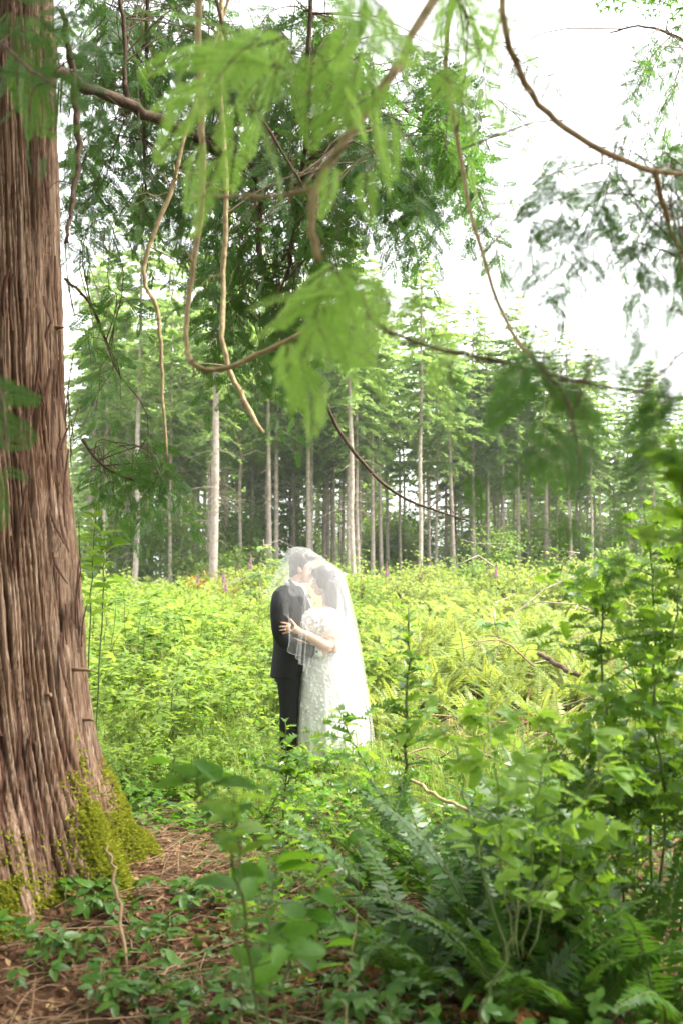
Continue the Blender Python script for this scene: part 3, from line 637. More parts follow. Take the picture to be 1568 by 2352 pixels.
def build_cedar_foliage():
    # sprays close overhead, most with light put into their colour, out of focus
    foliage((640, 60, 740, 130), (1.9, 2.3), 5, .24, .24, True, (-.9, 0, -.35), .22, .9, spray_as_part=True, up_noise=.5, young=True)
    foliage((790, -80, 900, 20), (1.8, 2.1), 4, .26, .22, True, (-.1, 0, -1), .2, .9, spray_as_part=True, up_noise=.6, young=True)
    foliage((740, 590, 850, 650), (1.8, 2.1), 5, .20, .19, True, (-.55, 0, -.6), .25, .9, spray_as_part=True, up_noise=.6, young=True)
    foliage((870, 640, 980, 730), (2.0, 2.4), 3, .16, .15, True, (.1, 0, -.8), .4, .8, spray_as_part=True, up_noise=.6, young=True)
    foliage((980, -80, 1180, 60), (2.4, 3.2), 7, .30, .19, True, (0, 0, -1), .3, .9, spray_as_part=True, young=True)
    foliage((1200, 740, 1290, 860), (1.8, 2.1), 2, .28, .17, True, (.25, 0, -1), .2, .8, spray_as_part=True, up_noise=.6)
    foliage((1460, 760, 1600, 860), (1.8, 2.0), 3, .18, .17, True, (0, 0, -1), .4, .8, spray_as_part=True, up_noise=.6)
    foliage((1000, 800, 1420, 880), (2.0, 2.4), 6, .2, .16, True, (.1, 0, -1), .4, .8, up_noise=.7)
    # sprays over the trunk
    foliage((-60, -40, 90, 140), (2.9, 3.3), 6, .3, .2, True, (.4, 0, -.9), .3, spray_as_part=True)
    foliage((-60, 800, 0, 950), (2.9, 3.2), 3, .25, .18, True, (.2, 0, -1), .25, spray_as_part=True)
    # right hand curtain
    foliage((1280, 340, 1568, 480), (2.8, 3.6), 15, .34, .19, True, (-.15, 0, -1), .35, spray_as_part=True)
    foliage((1190, 420, 1300, 500), (2.8, 3.4), 2, .22, .15, True, (-.3, 0, -1), .3, spray_as_part=True)
    foliage((1450, 480, 1600, 620), (3.0, 3.6), 9, .30, .17, True, (0, 0, -1), .3, spray_as_part=True)
    foliage((1430, 60, 1600, 460), (5.2, 6.4), 24, .4, .13, False, (-.3, 0, -1), .4)
    foliage((1000, 100, 1150, 420), (5.0, 6.4), 18, .45, .18, False, (.1, 0, -1), .35)
    # the main dark lacy crown
    foliage((800, 100, 1060, 420), (5.0, 6.6), 56, .5, .22, False, (.1, 0, -1), .35, 1.15)
    foliage((480, 0, 820, 380), (5.6, 8.2), 150, .55, .22, False, (0, 0, -1), .4)
    foliage((150, -40, 480, 200), (5.6, 7.8), 84, .5, .21, False, (0, 0, -1), .45)
    foliage((160, 220, 500, 480), (5.8, 7.4), 66, .5, .21, False, (0, 0, -1), .4)
    foliage((480, 380, 760, 640), (5.6, 7.2), 62, .55, .22, False, (0, 0, -1), .35)
    foliage((490, 640, 740, 820), (5.6, 6.8), 36, .45, .2, False, (0, 0, -1), .3)
    foliage((180, 480, 340, 560), (5.4, 6.4), 5, .35, .2, False, (0, 0, -1), .4)
    foliage((165, 600, 300, 860), (5.6, 6.4), 8, .35, .18, False, (0, 0, -1), .4)
    foliage((200, 1010, 400, 1100), (6.0, 6.7), 24, .32, .2, False, (.1, 0, -1), .35)
    foliage((700, 380, 1000, 460), (5.2, 6.4), 22, .4, .22, False, (0, 0, -1), .35)
build_cedar_foliage()

def build_crown():
    """the rest of the crown, above the picture: it shades the ground under the tree"""
    rows = []
    for k in range(46):
        z = 5.6 + 11.5 * (k / 46) ** 1.1; a = k * 2.4 + RS.normal(0, .2); L = np.interp(z, [5.5, 9, 17], [5.2, 4.6, .8]) * RS.uniform(.8, 1.1)
        d = np.array([math.cos(a), math.sin(a), 0]); r = float(trunk_r(np.array(a), np.array(z))) * .7
        b = d * r + [0, 0, z]; pts = catmull([b, b + d * L * .35 + [0, 0, -.05 * L], b + d * L * .7 + [0, 0, -.16 * L], b + d * L + [0, 0, -.12 * L]], 12)
        w3 = pts - CI
        # keep out of the picture: skip what the lens would see
        V, Fc = tube(pts, [.06, .04, .02, .006], 6)
        el = (w3[:, 2] - CAM_H) / np.maximum(w3[:, 1], .1)
        if np.any((w3[:, 1] > .2) & (el < .66) & (np.abs(w3[:, 0]) < w3[:, 1] * .4)): continue
        o = obj('branch', mesh('branch', [(V, Fc, 0)], [M['limb']], True), CEDAR)
        n = int(L * 26); t = RS.uniform(.15, 1, n); c = np.stack([np.interp(t, np.linspace(0, 1, 12), pts[:, i]) for i in range(3)], -1)
        sd_ = np.array([-d[1], d[0], 0]); dd = d * .6 + sd_ * RS.choice([-1, 1], n)[:, None] * RS.uniform(.2, 1, n)[:, None] + np.array([0, 0, -.5]) + RS.normal(0, .2, (n, 3))
        s = RS.uniform(.35, .7, n); tv, tf = SPRAY_LO[k % 3][:2]
        c = c + RS.normal(0, .12, (n, 3))
        V, Fc = scatter(tv * np.array([1.6, 1, 1]), tf, frames(dd, np.tile([0, 0, 1.], (n, 1)) + RS.normal(0, .3, (n, 3))), c, np.stack([s, s, s], -1))
        tag(obj('foliage', mesh('cedar_foliage', [(V, Fc, 0)], [M['cedar']]), o), kind='stuff')
build_crown()

# ------------------------------------------------------------------ the couple
YC = 8.6
PXM = 1108.0                         # couple sketch units per metre
def C(cx, cy, dy=0.0):
    return P((900 + cx / 2.6127) * .6272, (1950 + cy / 2.6133) * .6272, YC + dy)
def ell(c, r, n=20, m=14, R=None):
    u = np.linspace(0, 2 * PI, n, endpoint=False); v = np.linspace(-PI / 2, PI / 2, m)
    v[0] += 1e-3; v[-1] -= 1e-3
    U, W = np.meshgrid(u, v); X = np.stack([np.cos(U) * np.cos(W), np.sin(U) * np.cos(W), np.sin(W)], -1).reshape(-1, 3) * np.asarray(r)
    if R is not None: X = X @ np.asarray(R).T
    i = np.arange(m - 1)[:, None] * n; j = np.arange(n)[None]; j2 = (j + 1) % n
    Fc = np.stack([i + j, i + j2, i + n + j2, i + n + j], -1).reshape(-1, 4)
    jj = np.arange(0, n, 2)
    X = np.vstack([X, X[:n].mean(0), X[-n:].mean(0)]); k = n * m; t = (m - 1) * n
    Fc = np.vstack([Fc, np.stack([np.full(len(jj), k), (jj + 2) % n, jj + 1, jj], -1), np.stack([np.full(len(jj), k + 1), t + jj, t + jj + 1, t + (jj + 2) % n], -1)])
    return X + np.asarray(c), Fc
def loft(rings, n=28, steps=0, cap=True):
    """rings: (centre, half width x, half depth y); horizontal ellipses"""
    c = np.array([r[0] for r in rings]); a = np.array([[r[1], r[2]] for r in rings])
    if steps:
        q = catmull(np.hstack([c, a]), steps); c, a = q[:, :3], q[:, 3:]
    k = len(c); t = np.arange(n) * 2 * PI / n
    V = c[:, None] + np.stack([a[:, 0:1] * np.cos(t), a[:, 1:2] * np.sin(t), 0 * a[:, 0:1] * t], -1)
    V = V.reshape(-1, 3); i = np.arange(k - 1)[:, None] * n; j = np.arange(n)[None]; j2 = (j + 1) % n
    Fc = np.stack([i + j, i + j2, i + n + j2, i + n + j], -1).reshape(-1, 4)
    if cap:
        jj = np.arange(0, n, 2); V = np.vstack([V, c[0], c[-1]]); K = k * n; tt = (k - 1) * n
        Fc = np.vstack([Fc, np.stack([np.full(len(jj), K), (jj + 2) % n, jj + 1, jj], -1), np.stack([np.full(len(jj), K + 1), tt + jj, tt + jj + 1, tt + (jj + 2) % n], -1)])
    return V, Fc
def fused(name, parts, mat, parent, origin, voxel=.009, it=3, fac=.5):
    """overlapping volumes grown into one continuous skin"""
    V, Fc = merge(parts)
    o = obj(name, mesh(name, [(V - origin, Fc, 0)], [mat], True), parent)
    r = o.modifiers.new('skin', 'REMESH'); r.mode = 'VOXEL'; r.voxel_size = voxel; r.use_smooth_shade = True
    s = o.modifiers.new('soften', 'SMOOTH'); s.iterations = it; s.factor = fac
    return o
def skin_mat(name, c):
    m, N, L, out = nodes(name)
    p = N.new('ShaderNodeBsdfPrincipled'); p.inputs['Roughness'].default_value = .5; p.inputs['Specular IOR Level'].default_value = .35
    p.inputs['Subsurface Weight'].default_value = .25; p.inputs['Subsurface Radius'].default_value = (.02, .008, .004); p.inputs['Subsurface Scale'].default_value = .5
    tc = N.new('ShaderNodeTexCoord'); nz = N.new('ShaderNodeTexNoise'); nz.inputs['Scale'].default_value = 18; L.new(tc.outputs['Object'], nz.inputs['Vector'])
    r = ramp(N, [(.3, tuple(x * .88 for x in c)), (.7, c)]); L.new(nz.outputs['Fac'], r.inputs[0]); L.new(r.outputs[0], p.inputs['Base Color']); L.new(p.outputs[0], out.inputs['Surface'])
    return m
def tulle_mat(name, op, tint=(.82, .82, .82)):
    m, N, L, out = nodes(name)
    d = N.new('ShaderNodeBsdfDiffuse'); d.inputs['Color'].default_value = (*tint, 1); t = N.new('ShaderNodeBsdfTranslucent'); t.inputs['Color'].default_value = (*tint, 1)
    mx = N.new('ShaderNodeMixShader'); mx.inputs[0].default_value = .5; L.new(d.outputs[0], mx.inputs[1]); L.new(t.outputs[0], mx.inputs[2])
    tr = N.new('ShaderNodeBsdfTransparent'); s = N.new('ShaderNodeMixShader'); s.inputs[0].default_value = op
    L.new(tr.outputs[0], s.inputs[1]); L.new(mx.outputs[0], s.inputs[2]); L.new(s.outputs[0], out.inputs['Surface'])
    return m
M['skin_g'] = skin_mat('groom_skin', (.56, .34, .25)); M['skin_b'] = skin_mat('bride_skin', (.62, .38, .27))
M['suit'] = plain_mat('charcoal_wool', (.013, .013, .0135), .8, .25, (.009, .009, .0095), 120, .1)
M['shirt'] = plain_mat('white_cotton', (.80, .80, .80), .7, .2, (.74, .74, .74), 40)
M['hair_g'] = plain_mat('dark_brown_hair', (.030, .020, .015), .45, .5, (.012, .009, .007), 40, .3, (1, 1, .25))
M['hair_b'] = plain_mat('black_hair', (.024, .015, .012), .4, .5, (.008, .006, .005), 40, .25, (1, 1, .12))
M['dress'] = plain_mat('ivory_lining', (.88, .87, .84), .7, .2, (.84, .83, .80), 14, 0, trans=.2)
M['lace'] = leaf_mat('white_lace_flower', (.90, .90, .88), (.92, .92, .91), (.9, .9, .88), .3, .7, .2)
M['sleeve'] = tulle_mat('sleeve_tulle', .62); M['tulle'] = tulle_mat('veil_tulle', .135); M['tulle2'] = tulle_mat('veil_tulle_train', .17)
M['gold'] = plain_mat('ring_metal', (.8, .62, .35), .25, .6); M['shoe'] = plain_mat('black_leather', (.012, .011, .010), .35, .5)
M['peach'] = leaf_mat('boutonniere_petal', (.80, .74, .66), (.78, .52, .40), (.7, .5, .4), .3, .6)
M['nail'] = plain_mat('dark_nail', (.05, .012, .014), .3, .6)

def head_parts(ctr, face, tilt, k=1.0):
    """skull, face, nose, lips, chin, ears in a head facing +x (face=1) or -x (-1), bowed by tilt"""
    ct, st = math.cos(tilt), math.sin(tilt)
    def tf(p):
        x, y, z = p; x, z = x * ct + z * st, -x * st + z * ct
        return np.array([ctr[0] + face * x * k, ctr[1] + y * k, ctr[2] + z * k])
    Rm = np.array([[ct, 0, st], [0, 1, 0], [-st, 0, ct]]); Rm = np.diag([face, 1, 1]) @ Rm
    def e(c, r):
        V, Fc = ell((0, 0, 0), np.array(r) * k, R=Rm); return V + tf(c), (Fc if face > 0 else Fc[:, ::-1])
    parts = [e((-.012, 0, .035), (.098, .075, .094)), e((.030, 0, -.030), (.060, .060, .088)), e((.056, 0, -.090), (.034, .036, .028)), e((.086, 0, -.060), (.015, .024, .009)), e((.085, 0, -.074), (.014, .021, .008)),
             e((.072, 0, .022), (.022, .052, .016)), e((.066, .030, -.028), (.022, .022, .02)), e((.066, -.030, -.028), (.022, .022, .02)),
             e((-.012, .076, -.018), (.020, .010, .032)), e((-.012, -.076, -.018), (.020, .010, .032))]
    nose = tube([tf((.085, 0, .010)), tf((.103, 0, -.015)), tf((.112, 0, -.032)), tf((.094, 0, -.042))], np.array([.008, .011, .014, .010]) * k, 8)
    return parts + [nose], tf

def hand(wr, palm, tips, thumb, r=.0085):
    """palm and five separate bent fingers"""
    parts = [tube([wr, (wr + palm) / 2, palm], [.026, .034, .034], 10)]
    for kn, mid, tip in tips: parts.append(tube(catmull([palm * .45 + kn * .55, kn, mid, tip], 9), [r * 1.15, r * 1.1, r * 1.0, r * .75], 8))
    parts.append(tube(catmull(thumb, 7), [r * 1.3, r * 1.2, r * .85], 8))
    return parts

def build_groom():
    S = 1 / PXM
    base = C(410, 2150, 0); base[2] = gz(base[0], base[1])
    G = thing('person', base, 'man in a dark charcoal suit kissing the forehead of the woman', 'person')
    O = base
    parts, tf = head_parts(C(540, 345, 0), 1, .20)
    parts.append(tube([C(510, 405, 0), C(468, 470, 0), C(440, 560, 0)], [.056, .058, .072], 14))
    parts.append(loft([(C(425, 540), .09, .12), (C(420, 620), .13, .19), (C(430, 800), .145, .17), (C(440, 1000), .14, .155), (C(420, 1250), .13, .165), (C(405, 1380), .12, .16)], steps=16))
    arms = {}
    sh, el_, wr = C(350, 610, -.19), C(345, 1005, -.27), C(690, 1140, -.27)
    parts.append(tube(catmull([sh, (sh + el_) / 2, el_, (el_ * .5 + wr * .5), wr], 16), [.062, .056, .048, .043, .030], 12))
    pm = C(800, 1105, -.20)
    parts += hand(wr, pm, [(C(850, 1075, -.19), C(885, 1070, -.14), C(895, 1075, -.08)), (C(856, 1095, -.20), C(892, 1095, -.15), C(903, 1100, -.08)), (C(852, 1115, -.20), C(886, 1120, -.15), C(895, 1125, -.09)), (C(842, 1135, -.20), C(872, 1142, -.15), C(880, 1146, -.10))], [C(770, 1080, -.22), C(800, 1050, -.2), C(835, 1035, -.17)])
    sh2, el2, wr2 = C(450, 610, .19), C(560, 980, .30), C(790, 960, .25)
    parts.append(tube(catmull([sh2, (sh2 + el2) / 2, el2, (el2 + wr2) / 2, wr2], 14), [.062, .055, .048, .042, .030], 12))
    pm2 = C(860, 950, .2)
    parts += hand(wr2, pm2, [(C(900, 920 + 22 * k, .18), C(930, 922 + 22 * k, .12), C(935, 926 + 22 * k, .06)) for k in range(4)], [C(830, 925, .22), C(860, 890, .2), C(880, 870, .16)])
    for dy, cx in ((-.10, 408), (.10, 430)):
        parts.append(tube(catmull([C(cx, 1330, dy), C(cx + 8, 1640, dy), C(cx, 1900, dy), C(cx - 4, 2110, dy)], 12), [.085, .060, .052, .038], 12))
        parts.append(ell(C(cx + 60, 2135, dy), (.125, .042, .035)))
    fused('body', parts, M['skin_g'], G, O, .0075, 3)
    # hair, eyebrow, lashes
    def E(c, r): return ell(tf(c), r)
    fused('hair', [E((-.030, 0, .055), (.102, .084, .088)), E((-.060, 0, -.005), (.055, .074, .085)), E((.030, 0, .105), (.068, .066, .036)), E((.062, 0, .108), (.040, .056, .026)), E((-.072, 0, -.065), (.030, .055, .045)), E((-.005, -.076, .03), (.018, .010, .05)), E((-.005, .076, .03), (.018, .010, .05))], M['hair_g'], G, O, .006, 2)
    for s in (-1, 1):
        V, Fc = tube([tf((.090, .016 * s, .022)), tf((.084, .036 * s, .028)), tf((.070, .055 * s, .022))], [.003, .005, .003], 6); obj('eyebrow', mesh('eyebrow', [(V - O, Fc, 0)], [M['hair_g']]), G)
        V, Fc = tube([tf((.090, .020 * s, -.004)), tf((.085, .036 * s, -.008)), tf((.074, .050 * s, -.004))], [.002, .003, .002], 6); obj('eyelashes', mesh('lash', [(V - O, Fc, 0)], [M['hair_g']]), G)
    # jacket with sleeves
    jk = [loft([(C(440, 505), .085, .11), (C(425, 545), .125, .175), (C(420, 600), .150, .225), (C(430, 700), .172, .225), (C(438, 850), .176, .205), (C(445, 1000), .163, .19), (C(432, 1110), .152, .185), (C(412, 1250), .148, .195), (C(388, 1385), .140, .200)], steps=26),
          tube(catmull([C(350, 600, -.17), C(330, 700, -.235), C(325, 850, -.275), C(345, 990, -.29), C(420, 1070, -.29), C(540, 1115, -.28), C(655, 1145, -.275)], 26), [.078, .084, .076, .070, .066, .060, .052], 14),
          tube(catmull([C(450, 600, .17), C(470, 800, .27), C(560, 985, .31), C(680, 985, .29), C(770, 965, .27)], 22), [.08, .076, .068, .06, .052], 14)]
    J = fused('jacket', jk, M['suit'], G, O, .0095, 4)
    fused('trousers', [loft([(C(405, 1290), .128, .17), (C(405, 1380), .120, .165), (C(412, 1430), .112, .16)], steps=8)] +
          [tube(catmull([C(cx, 1380, dy), C(cx + 6, 1640, dy), C(cx, 1880, dy), C(cx - 2, 2110, dy)], 14), [.100, .082, .076, .070], 14) for dy, cx in ((-.092, 408), (.095, 425))], M['suit'], G, O, .0095, 3)
    for dy, cx in ((-.10, 408), (.10, 430)):
        fused('shoe', [ell(C(cx + 62, 2142, dy), (.135, .048, .040)), ell(C(cx, 2130, dy), (.055, .045, .055))], M['shoe'], G, O, .007, 2)
    # shirt collar and front, lapels, cuff
    ring = np.array([[.062 * math.cos(a) + .014 * math.cos(a), .070 * math.sin(a), -.028 * math.cos(a)] for a in np.linspace(0, 2 * PI, 24)])
    c0 = C(472, 472, 0); V1 = c0 + ring; V2 = c0 + ring * [1.18, 1.15, 1] + [-.004, 0, -.046]; V3 = V2 * 1 + (V2 - c0) * [.05, .05, 0]; V4 = V1 + (V1 - c0) * [.08, .08, 0]
    k = 24; V = np.concatenate([V1, V2, V3, V4]); q = np.arange(k - 1)
    Fc = np.concatenate([np.stack([q + k * a, q + 1 + k * a, q + 1 + k * ((a + 1) % 4), q + k * ((a + 1) % 4)], -1) for a in range(4)])
    obj('shirt_collar', mesh('shirt_collar', [(V - O, Fc, 0)], [M['shirt']], True), G)
    fused('shirt', [loft([(C(500, 520), .06, .07), (C(540, 600), .065, .085), (C(560, 720), .067, .10), (C(560, 850), .064, .09)], steps=12)], M['shirt'], G, O, .009, 2)
    for s in (-1, 1):
        c = catmull([C(405, 455, .085 * s), C(470, 545, .150 * s), C(545, 660, .150 * s), C(596, 790, .075 * s), C(606, 900, .03 * s)], 14)
        wv = np.array([.014, .026, .038, .042, .034, .012]); wv = np.interp(np.linspace(0, 1, 14), np.linspace(0, 1, 6), wv)
        nrm = np.array([.35, s * .9, .15]); nrm /= np.linalg.norm(nrm); t = np.gradient(c, axis=0); t /= np.linalg.norm(t, axis=1)[:, None]; b = np.cross(t, nrm)
        c = c + nrm * .022; V = np.concatenate([c - b * wv[:, None], c + b * wv[:, None], c + b * wv[:, None] + nrm * .007, c - b * wv[:, None] + nrm * .007]); q = np.arange(13)
        Fc = np.concatenate([np.stack([q + 14 * a, q + 1 + 14 * a, q + 1 + 14 * ((a + 1) % 4), q + 14 * ((a + 1) % 4)], -1) for a in range(4)])
        obj('lapel', mesh('lapel', [(V - O, Fc, 0)], [M['suit']], False), J)
    V, Fc = tube([C(655, 1144, -.272), C(690, 1140, -.27), C(722, 1132, -.265)], [.045, .044, .044], 14); cf = obj('shirt_cuff', mesh('shirt_cuff', [(V - O, Fc, 0)], [M['shirt']], True), G)
    V, Fc = ell(C(682, 1141, -.317), (.010, .005, .010), 10, 6); obj('cufflink', mesh('cufflink', [(V - O, Fc, 0)], [M['shoe']]), cf)
    # boutonniere
    bp = C(600, 588, -.10); B = thing('boutonniere', bp, 'small white and peach flower pinned to the man\'s lapel', 'flower'); rs = np.random.RandomState(3)
    for off in ((0, 0, 0), (.022, .005, -.022), (-.012, -.006, -.026)):
        n = 11; dd = rdirs(n, rs); dd[:, 1] -= .5
        V, Fc = scatter(LEAF4[0] * [1.5, 1, 1], LEAF4[1], frames(dd, rdirs(n, rs)), np.tile(off, (n, 1)).astype(float), np.full((n, 3), .026)); obj('bloom', mesh('bloom', [(V, Fc, 0)], [M['peach']]), B)
    dd = np.array([[.4, -.3, -.6], [-.3, -.3, -.8], [.1, -.4, .6]]); V, Fc = scatter(LEAF4[0], LEAF4[1], frames(dd, rdirs(3, rs)), np.zeros((3, 3)), np.full((3, 3), .05)); obj('leaf', mesh('bleaf', [(V, Fc, 0)], [M['bramble']]), B)

def skirt_pt(th, f):
    """point on the skirt: angle and 0 (waist) .. 1 (hem)"""
    cy = 1095 + f * 1075
    lx = np.interp(cy, [1095, 1150, 1250, 1400, 1600, 1800, 2000, 2170], [652, 600, 548, 530, 514, 502, 490, 484]); rx = np.interp(cy, [1095, 1150, 1250, 1400, 1600, 1800, 2000, 2170], [925, 950, 985, 1030, 1075, 1105, 1125, 1135])
    c = (lx + rx) / 2; hw = (rx - lx) / 2 / PXM; b = np.stack([C(a, y, 0) for a, y in zip(np.ravel(c), np.ravel(cy))]).reshape(np.shape(c) + (3,))
    fold = 1 + .055 * f * np.sin(th * 11 + 1.3 * np.sin(th * 3)) + .03 * f * np.sin(th * 23 + 2)
    return b + np.stack([hw * np.cos(th) * fold, hw * .92 * np.sin(th) * fold, 0 * th], -1)

def flowers(pos, nrm, size, rs):
    """five petal lace flowers lying on a surface"""
    n = len(pos); a = rs.uniform(0, 6.28, n); parts = []
    t1 = np.cross(nrm, [0.1, 0, 1.0]); t1 /= np.linalg.norm(t1, axis=1)[:, None]; t2 = np.cross(nrm, t1)
    pet = np.array([[0, 0, 0], [-.45, .5, .1], [-.25, .95, .12], [.25, .95, .12], [.45, .5, .1]], float); pf = np.array([[0, 4, 3, 2], [0, 2, 1, 1]]); pf = np.array([[0, 4, 3], [0, 3, 2], [0, 2, 1]])
    for k in range(5):
        b = a + k * 2 * PI / 5; d = t1 * np.cos(b)[:, None] + t2 * np.sin(b)[:, None] + nrm * .35
        parts.append(scatter(pet, pf, frames(d, nrm), pos + nrm * .004, np.repeat(size[:, None], 3, 1)))
    return merge(parts)

def build_bride():
    base = C(800, 2165, 0); base[2] = gz(base[0], base[1])
    B = thing('person', base, 'woman in a white lace wedding gown with long dark hair, arm round the man', 'person'); O = base
    parts, tf = head_parts(C(738, 466, 0), -1, .20, .95)
    parts.append(tube([C(765, 545, 0), C(780, 640, 0), C(800, 730, 0)], [.048, .046, .06], 14))
    parts.append(loft([(C(800, 690), .05, .07), (C(805, 735), .085, .165), (C(800, 800), .108, .185), (C(790, 900), .115, .16), (C(790, 1000), .105, .14), (C(788, 1100), .105, .135), (C(790, 1250), .135, .17), (C(790, 1400), .13, .17)], steps=18))
    sh, el_, wr = C(765, 800, -.18), C(782, 1085, -.30), C(520, 952, -.37)
    parts.append(tube(catmull([sh, (sh + el_) / 2 + [0.01, 0, 0], el_, el_ * .55 + wr * .45, wr], 20), [.056, .056, .047, .045, .029], 14))
    pm = C(455, 915, -.385)
    tips = [(C(412, 878, -.375), C(370, 866, -.365), C(328, 862, -.355)), (C(402, 903, -.382), C(356, 901, -.372), C(314, 904, -.362)), (C(402, 930, -.382), C(358, 933, -.372), C(318, 938, -.362)), (C(414, 955, -.375), C(380, 962, -.366), C(348, 966, -.358))]
    parts += hand(wr, pm, tips, [C(490, 905, -.385), C(455, 860, -.37), C(422, 822, -.355)])
    sh2, el2, wr2 = C(790, 800, .18), C(700, 980, .30), C(560, 900, .30)
    parts.append(tube(catmull([sh2, el2, wr2], 14), [.054, .046, .028], 12)); parts += hand(wr2, C(500, 870, .28), [(C(460, 850 + 22 * k, .27), C(425, 852 + 22 * k, .25), C(395, 858 + 22 * k, .23)) for k in range(4)], [C(520, 850, .28), C(490, 820, .27), C(465, 800, .25)])
    for dy in (-.08, .08): parts.append(tube([C(790, 1350, dy), C(790, 1700, dy), C(790, 2120, dy)], [.085, .058, .04], 12)); parts.append(ell(C(745, 2150, dy), (.10, .036, .025)))
    fused('body', parts, M['skin_b'], B, O, .0065, 2)
    for kn, mid, tip in tips:
        V, Fc = ell(tip * .85 + mid * .15 + [0, -.005, .004], (.006, .004, .005), 8, 6); obj('nail', mesh('nail', [(V - O, Fc, 0)], [M['nail']]), B)
    a = np.linspace(0, 2 * PI, 17); rp = tips[2][0] * .5 + tips[2][1] * .5; V, Fc = tube(rp + .0105 * np.stack([0 * a, np.cos(a), np.sin(a)], -1), .0018, 6, False); rg = obj('ring', mesh('ring', [(V - O, Fc, 0)], [M['gold']], True), B)
    V, Fc = ell(rp + [0, -.013, .002], (.005, .003, .005), 8, 6); obj('stone', mesh('stone', [(V - O, Fc, 0)], [M['shirt']]), rg)
    def E(c, r): return ell(tf(c), r)
    hr = [E((-.025, 0, .050), (.104, .086, .090)), E((-.062, 0, .0), (.066, .082, .095)), E((.035, 0, .085), (.055, .070, .045)), E((.01, -.072, .01), (.045, .018, .075)), E((.01, .072, .01), (.045, .018, .075)),
          tube(catmull([C(815, 480, -.03), C(850, 620, -.05), C(880, 760, -.05), C(890, 900, -.04), C(885, 1010, -.03)], 16), [.075, .085, .080, .062, .03], 14), tube(catmull([C(800, 470, .04), C(850, 640, .06), C(890, 800, .06), C(895, 980, .05)], 16), [.07, .08, .07, .03], 14)]
    rs = np.random.RandomState(9)
    for k in range(16):
        x0 = rs.uniform(770, 900); dy = rs.uniform(-.11, -.02); w_ = rs.uniform(8, 22); ph = rs.uniform(0, 6)
        hr.append(tube(catmull([C(x0 - 10, 430, dy * .6)] + [C(x0 + 30 * t + w_ * math.sin(ph + t * 7), 520 + 520 * t * rs.uniform(.8, 1.05), dy) for t in np.linspace(0, 1, 6)], 22), [.012, .017, .016, .013, .005], 8))
    fused('hair', hr, M['hair_b'], B, O, .006, 2)
    for s in (-1, 1):
        V, Fc = tube([tf((.090, .016 * s, .022)), tf((.084, .036 * s, .028)), tf((.070, .055 * s, .022))], [.002, .0035, .002], 6); obj('eyebrow', mesh('eyebrow', [(V - O, Fc, 0)], [M['hair_b']]), B)
        V, Fc = tube([tf((.091, .020 * s, -.005)), tf((.087, .036 * s, -.010)), tf((.074, .050 * s, -.005))], [.002, .0035, .002], 6); obj('eyelashes', mesh('lash', [(V - O, Fc, 0)], [M['hair_b']]), B)
    # gown: bodice, skirt, puffed sleeves, lace flowers
    dress = fused('bodice', [loft([(C(800, 790), .118, .195), (C(795, 860), .126, .180), (C(792, 950), .120, .155), (C(790, 1040), .118, .148), (C(789, 1120), .126, .150)], steps=14)], M['dress'], B, O, .009, 2)
    th = np.linspace(0, 2 * PI, 180, endpoint=False); f = np.linspace(0, 1, 50); TH, Ff = np.meshgrid(th, f); V = skirt_pt(TH, Ff).reshape(-1, 3)
    i = np.arange(49)[:, None] * 180; j = np.arange(180)[None]; j2 = (j + 1) % 180; Fc = np.stack([i + j, i + j2, i + 180 + j2, i + 180 + j], -1).reshape(-1, 4)
    sk = obj('skirt', mesh('skirt', [(V - O, Fc, 0)], [M['dress']], True), B); so_ = sk.modifiers.new('cloth', 'SOLIDIFY'); so_.thickness = .003
    n = 1100; tt = rs.uniform(0, 2 * PI, n); ff = rs.beta(1.0, 1.6, n); w0 = .5 + .5 * np.cos(tt - 3.9)      # thickest on the front
    keep = rs.rand(n) < (.35 + .65 * w0) * (1.1 - .5 * ff); tt, ff = tt[keep], ff[keep]
    pos = skirt_pt(tt, ff); nr = np.stack([np.cos(tt), np.sin(tt), .15 + 0 * tt], -1); nr /= np.linalg.norm(nr, axis=1)[:, None]
    fl = flowers(pos, nr, rs.uniform(.012, .024, len(pos)), rs)
    tag(obj('lace_flowers', mesh('lace', [(fl[0] - O, fl[1], 0)], [M['lace']]), sk), kind='stuff')
    n = 260; tt = rs.uniform(0, 2 * PI, n); zz = rs.uniform(0, 1, n); cyb = 800 + 300 * zz; hw = np.interp(zz, [0, .5, 1], [.127, .128, .130]); hd = np.interp(zz, [0, .5, 1], [.195, .162, .155])
    pos = np.stack([C(793, y_, 0) for y_ in cyb]) + np.stack([hw * np.cos(tt), hd * np.sin(tt), 0 * tt], -1); nr = np.stack([np.cos(tt), np.sin(tt), .1 + 0 * tt], -1); nr /= np.linalg.norm(nr, axis=1)[:, None]
    fl = flowers(pos, nr, rs.uniform(.012, .022, n), rs); tag(obj('lace_flowers', mesh('lace', [(fl[0] - O, fl[1], 0)], [M['lace']]), dress), kind='stuff')
    for s in (-1, 1):
        # a puffed sleeve: gathered balloon, open at its lower edge
        U = np.linspace(0, 2 * PI, 72, endpoint=False); W_ = np.linspace(-.86, .99, 30); UU, WW = np.meshgrid(U, W_); cw = np.sqrt(1 - WW ** 2) ** .75
        puff = 1 + .045 * np.sin(UU * 9 + WW * 2) * cw + .03 * np.sin(UU * 17 + 1)
        ctr = C(722, 880, -.245) if s < 0 else C(770, 880, .245)
        X = np.stack([.150 * cw * np.cos(UU) * puff, .100 * cw * np.sin(UU) * puff, .125 * WW * (1 + .05 * np.sin(UU * 6))], -1)
        X[..., 0] += -.02 * WW * s * -1 + .055 * np.maximum(-WW, 0) * (1 if s < 0 else .5); V = X.reshape(-1, 3) + ctr
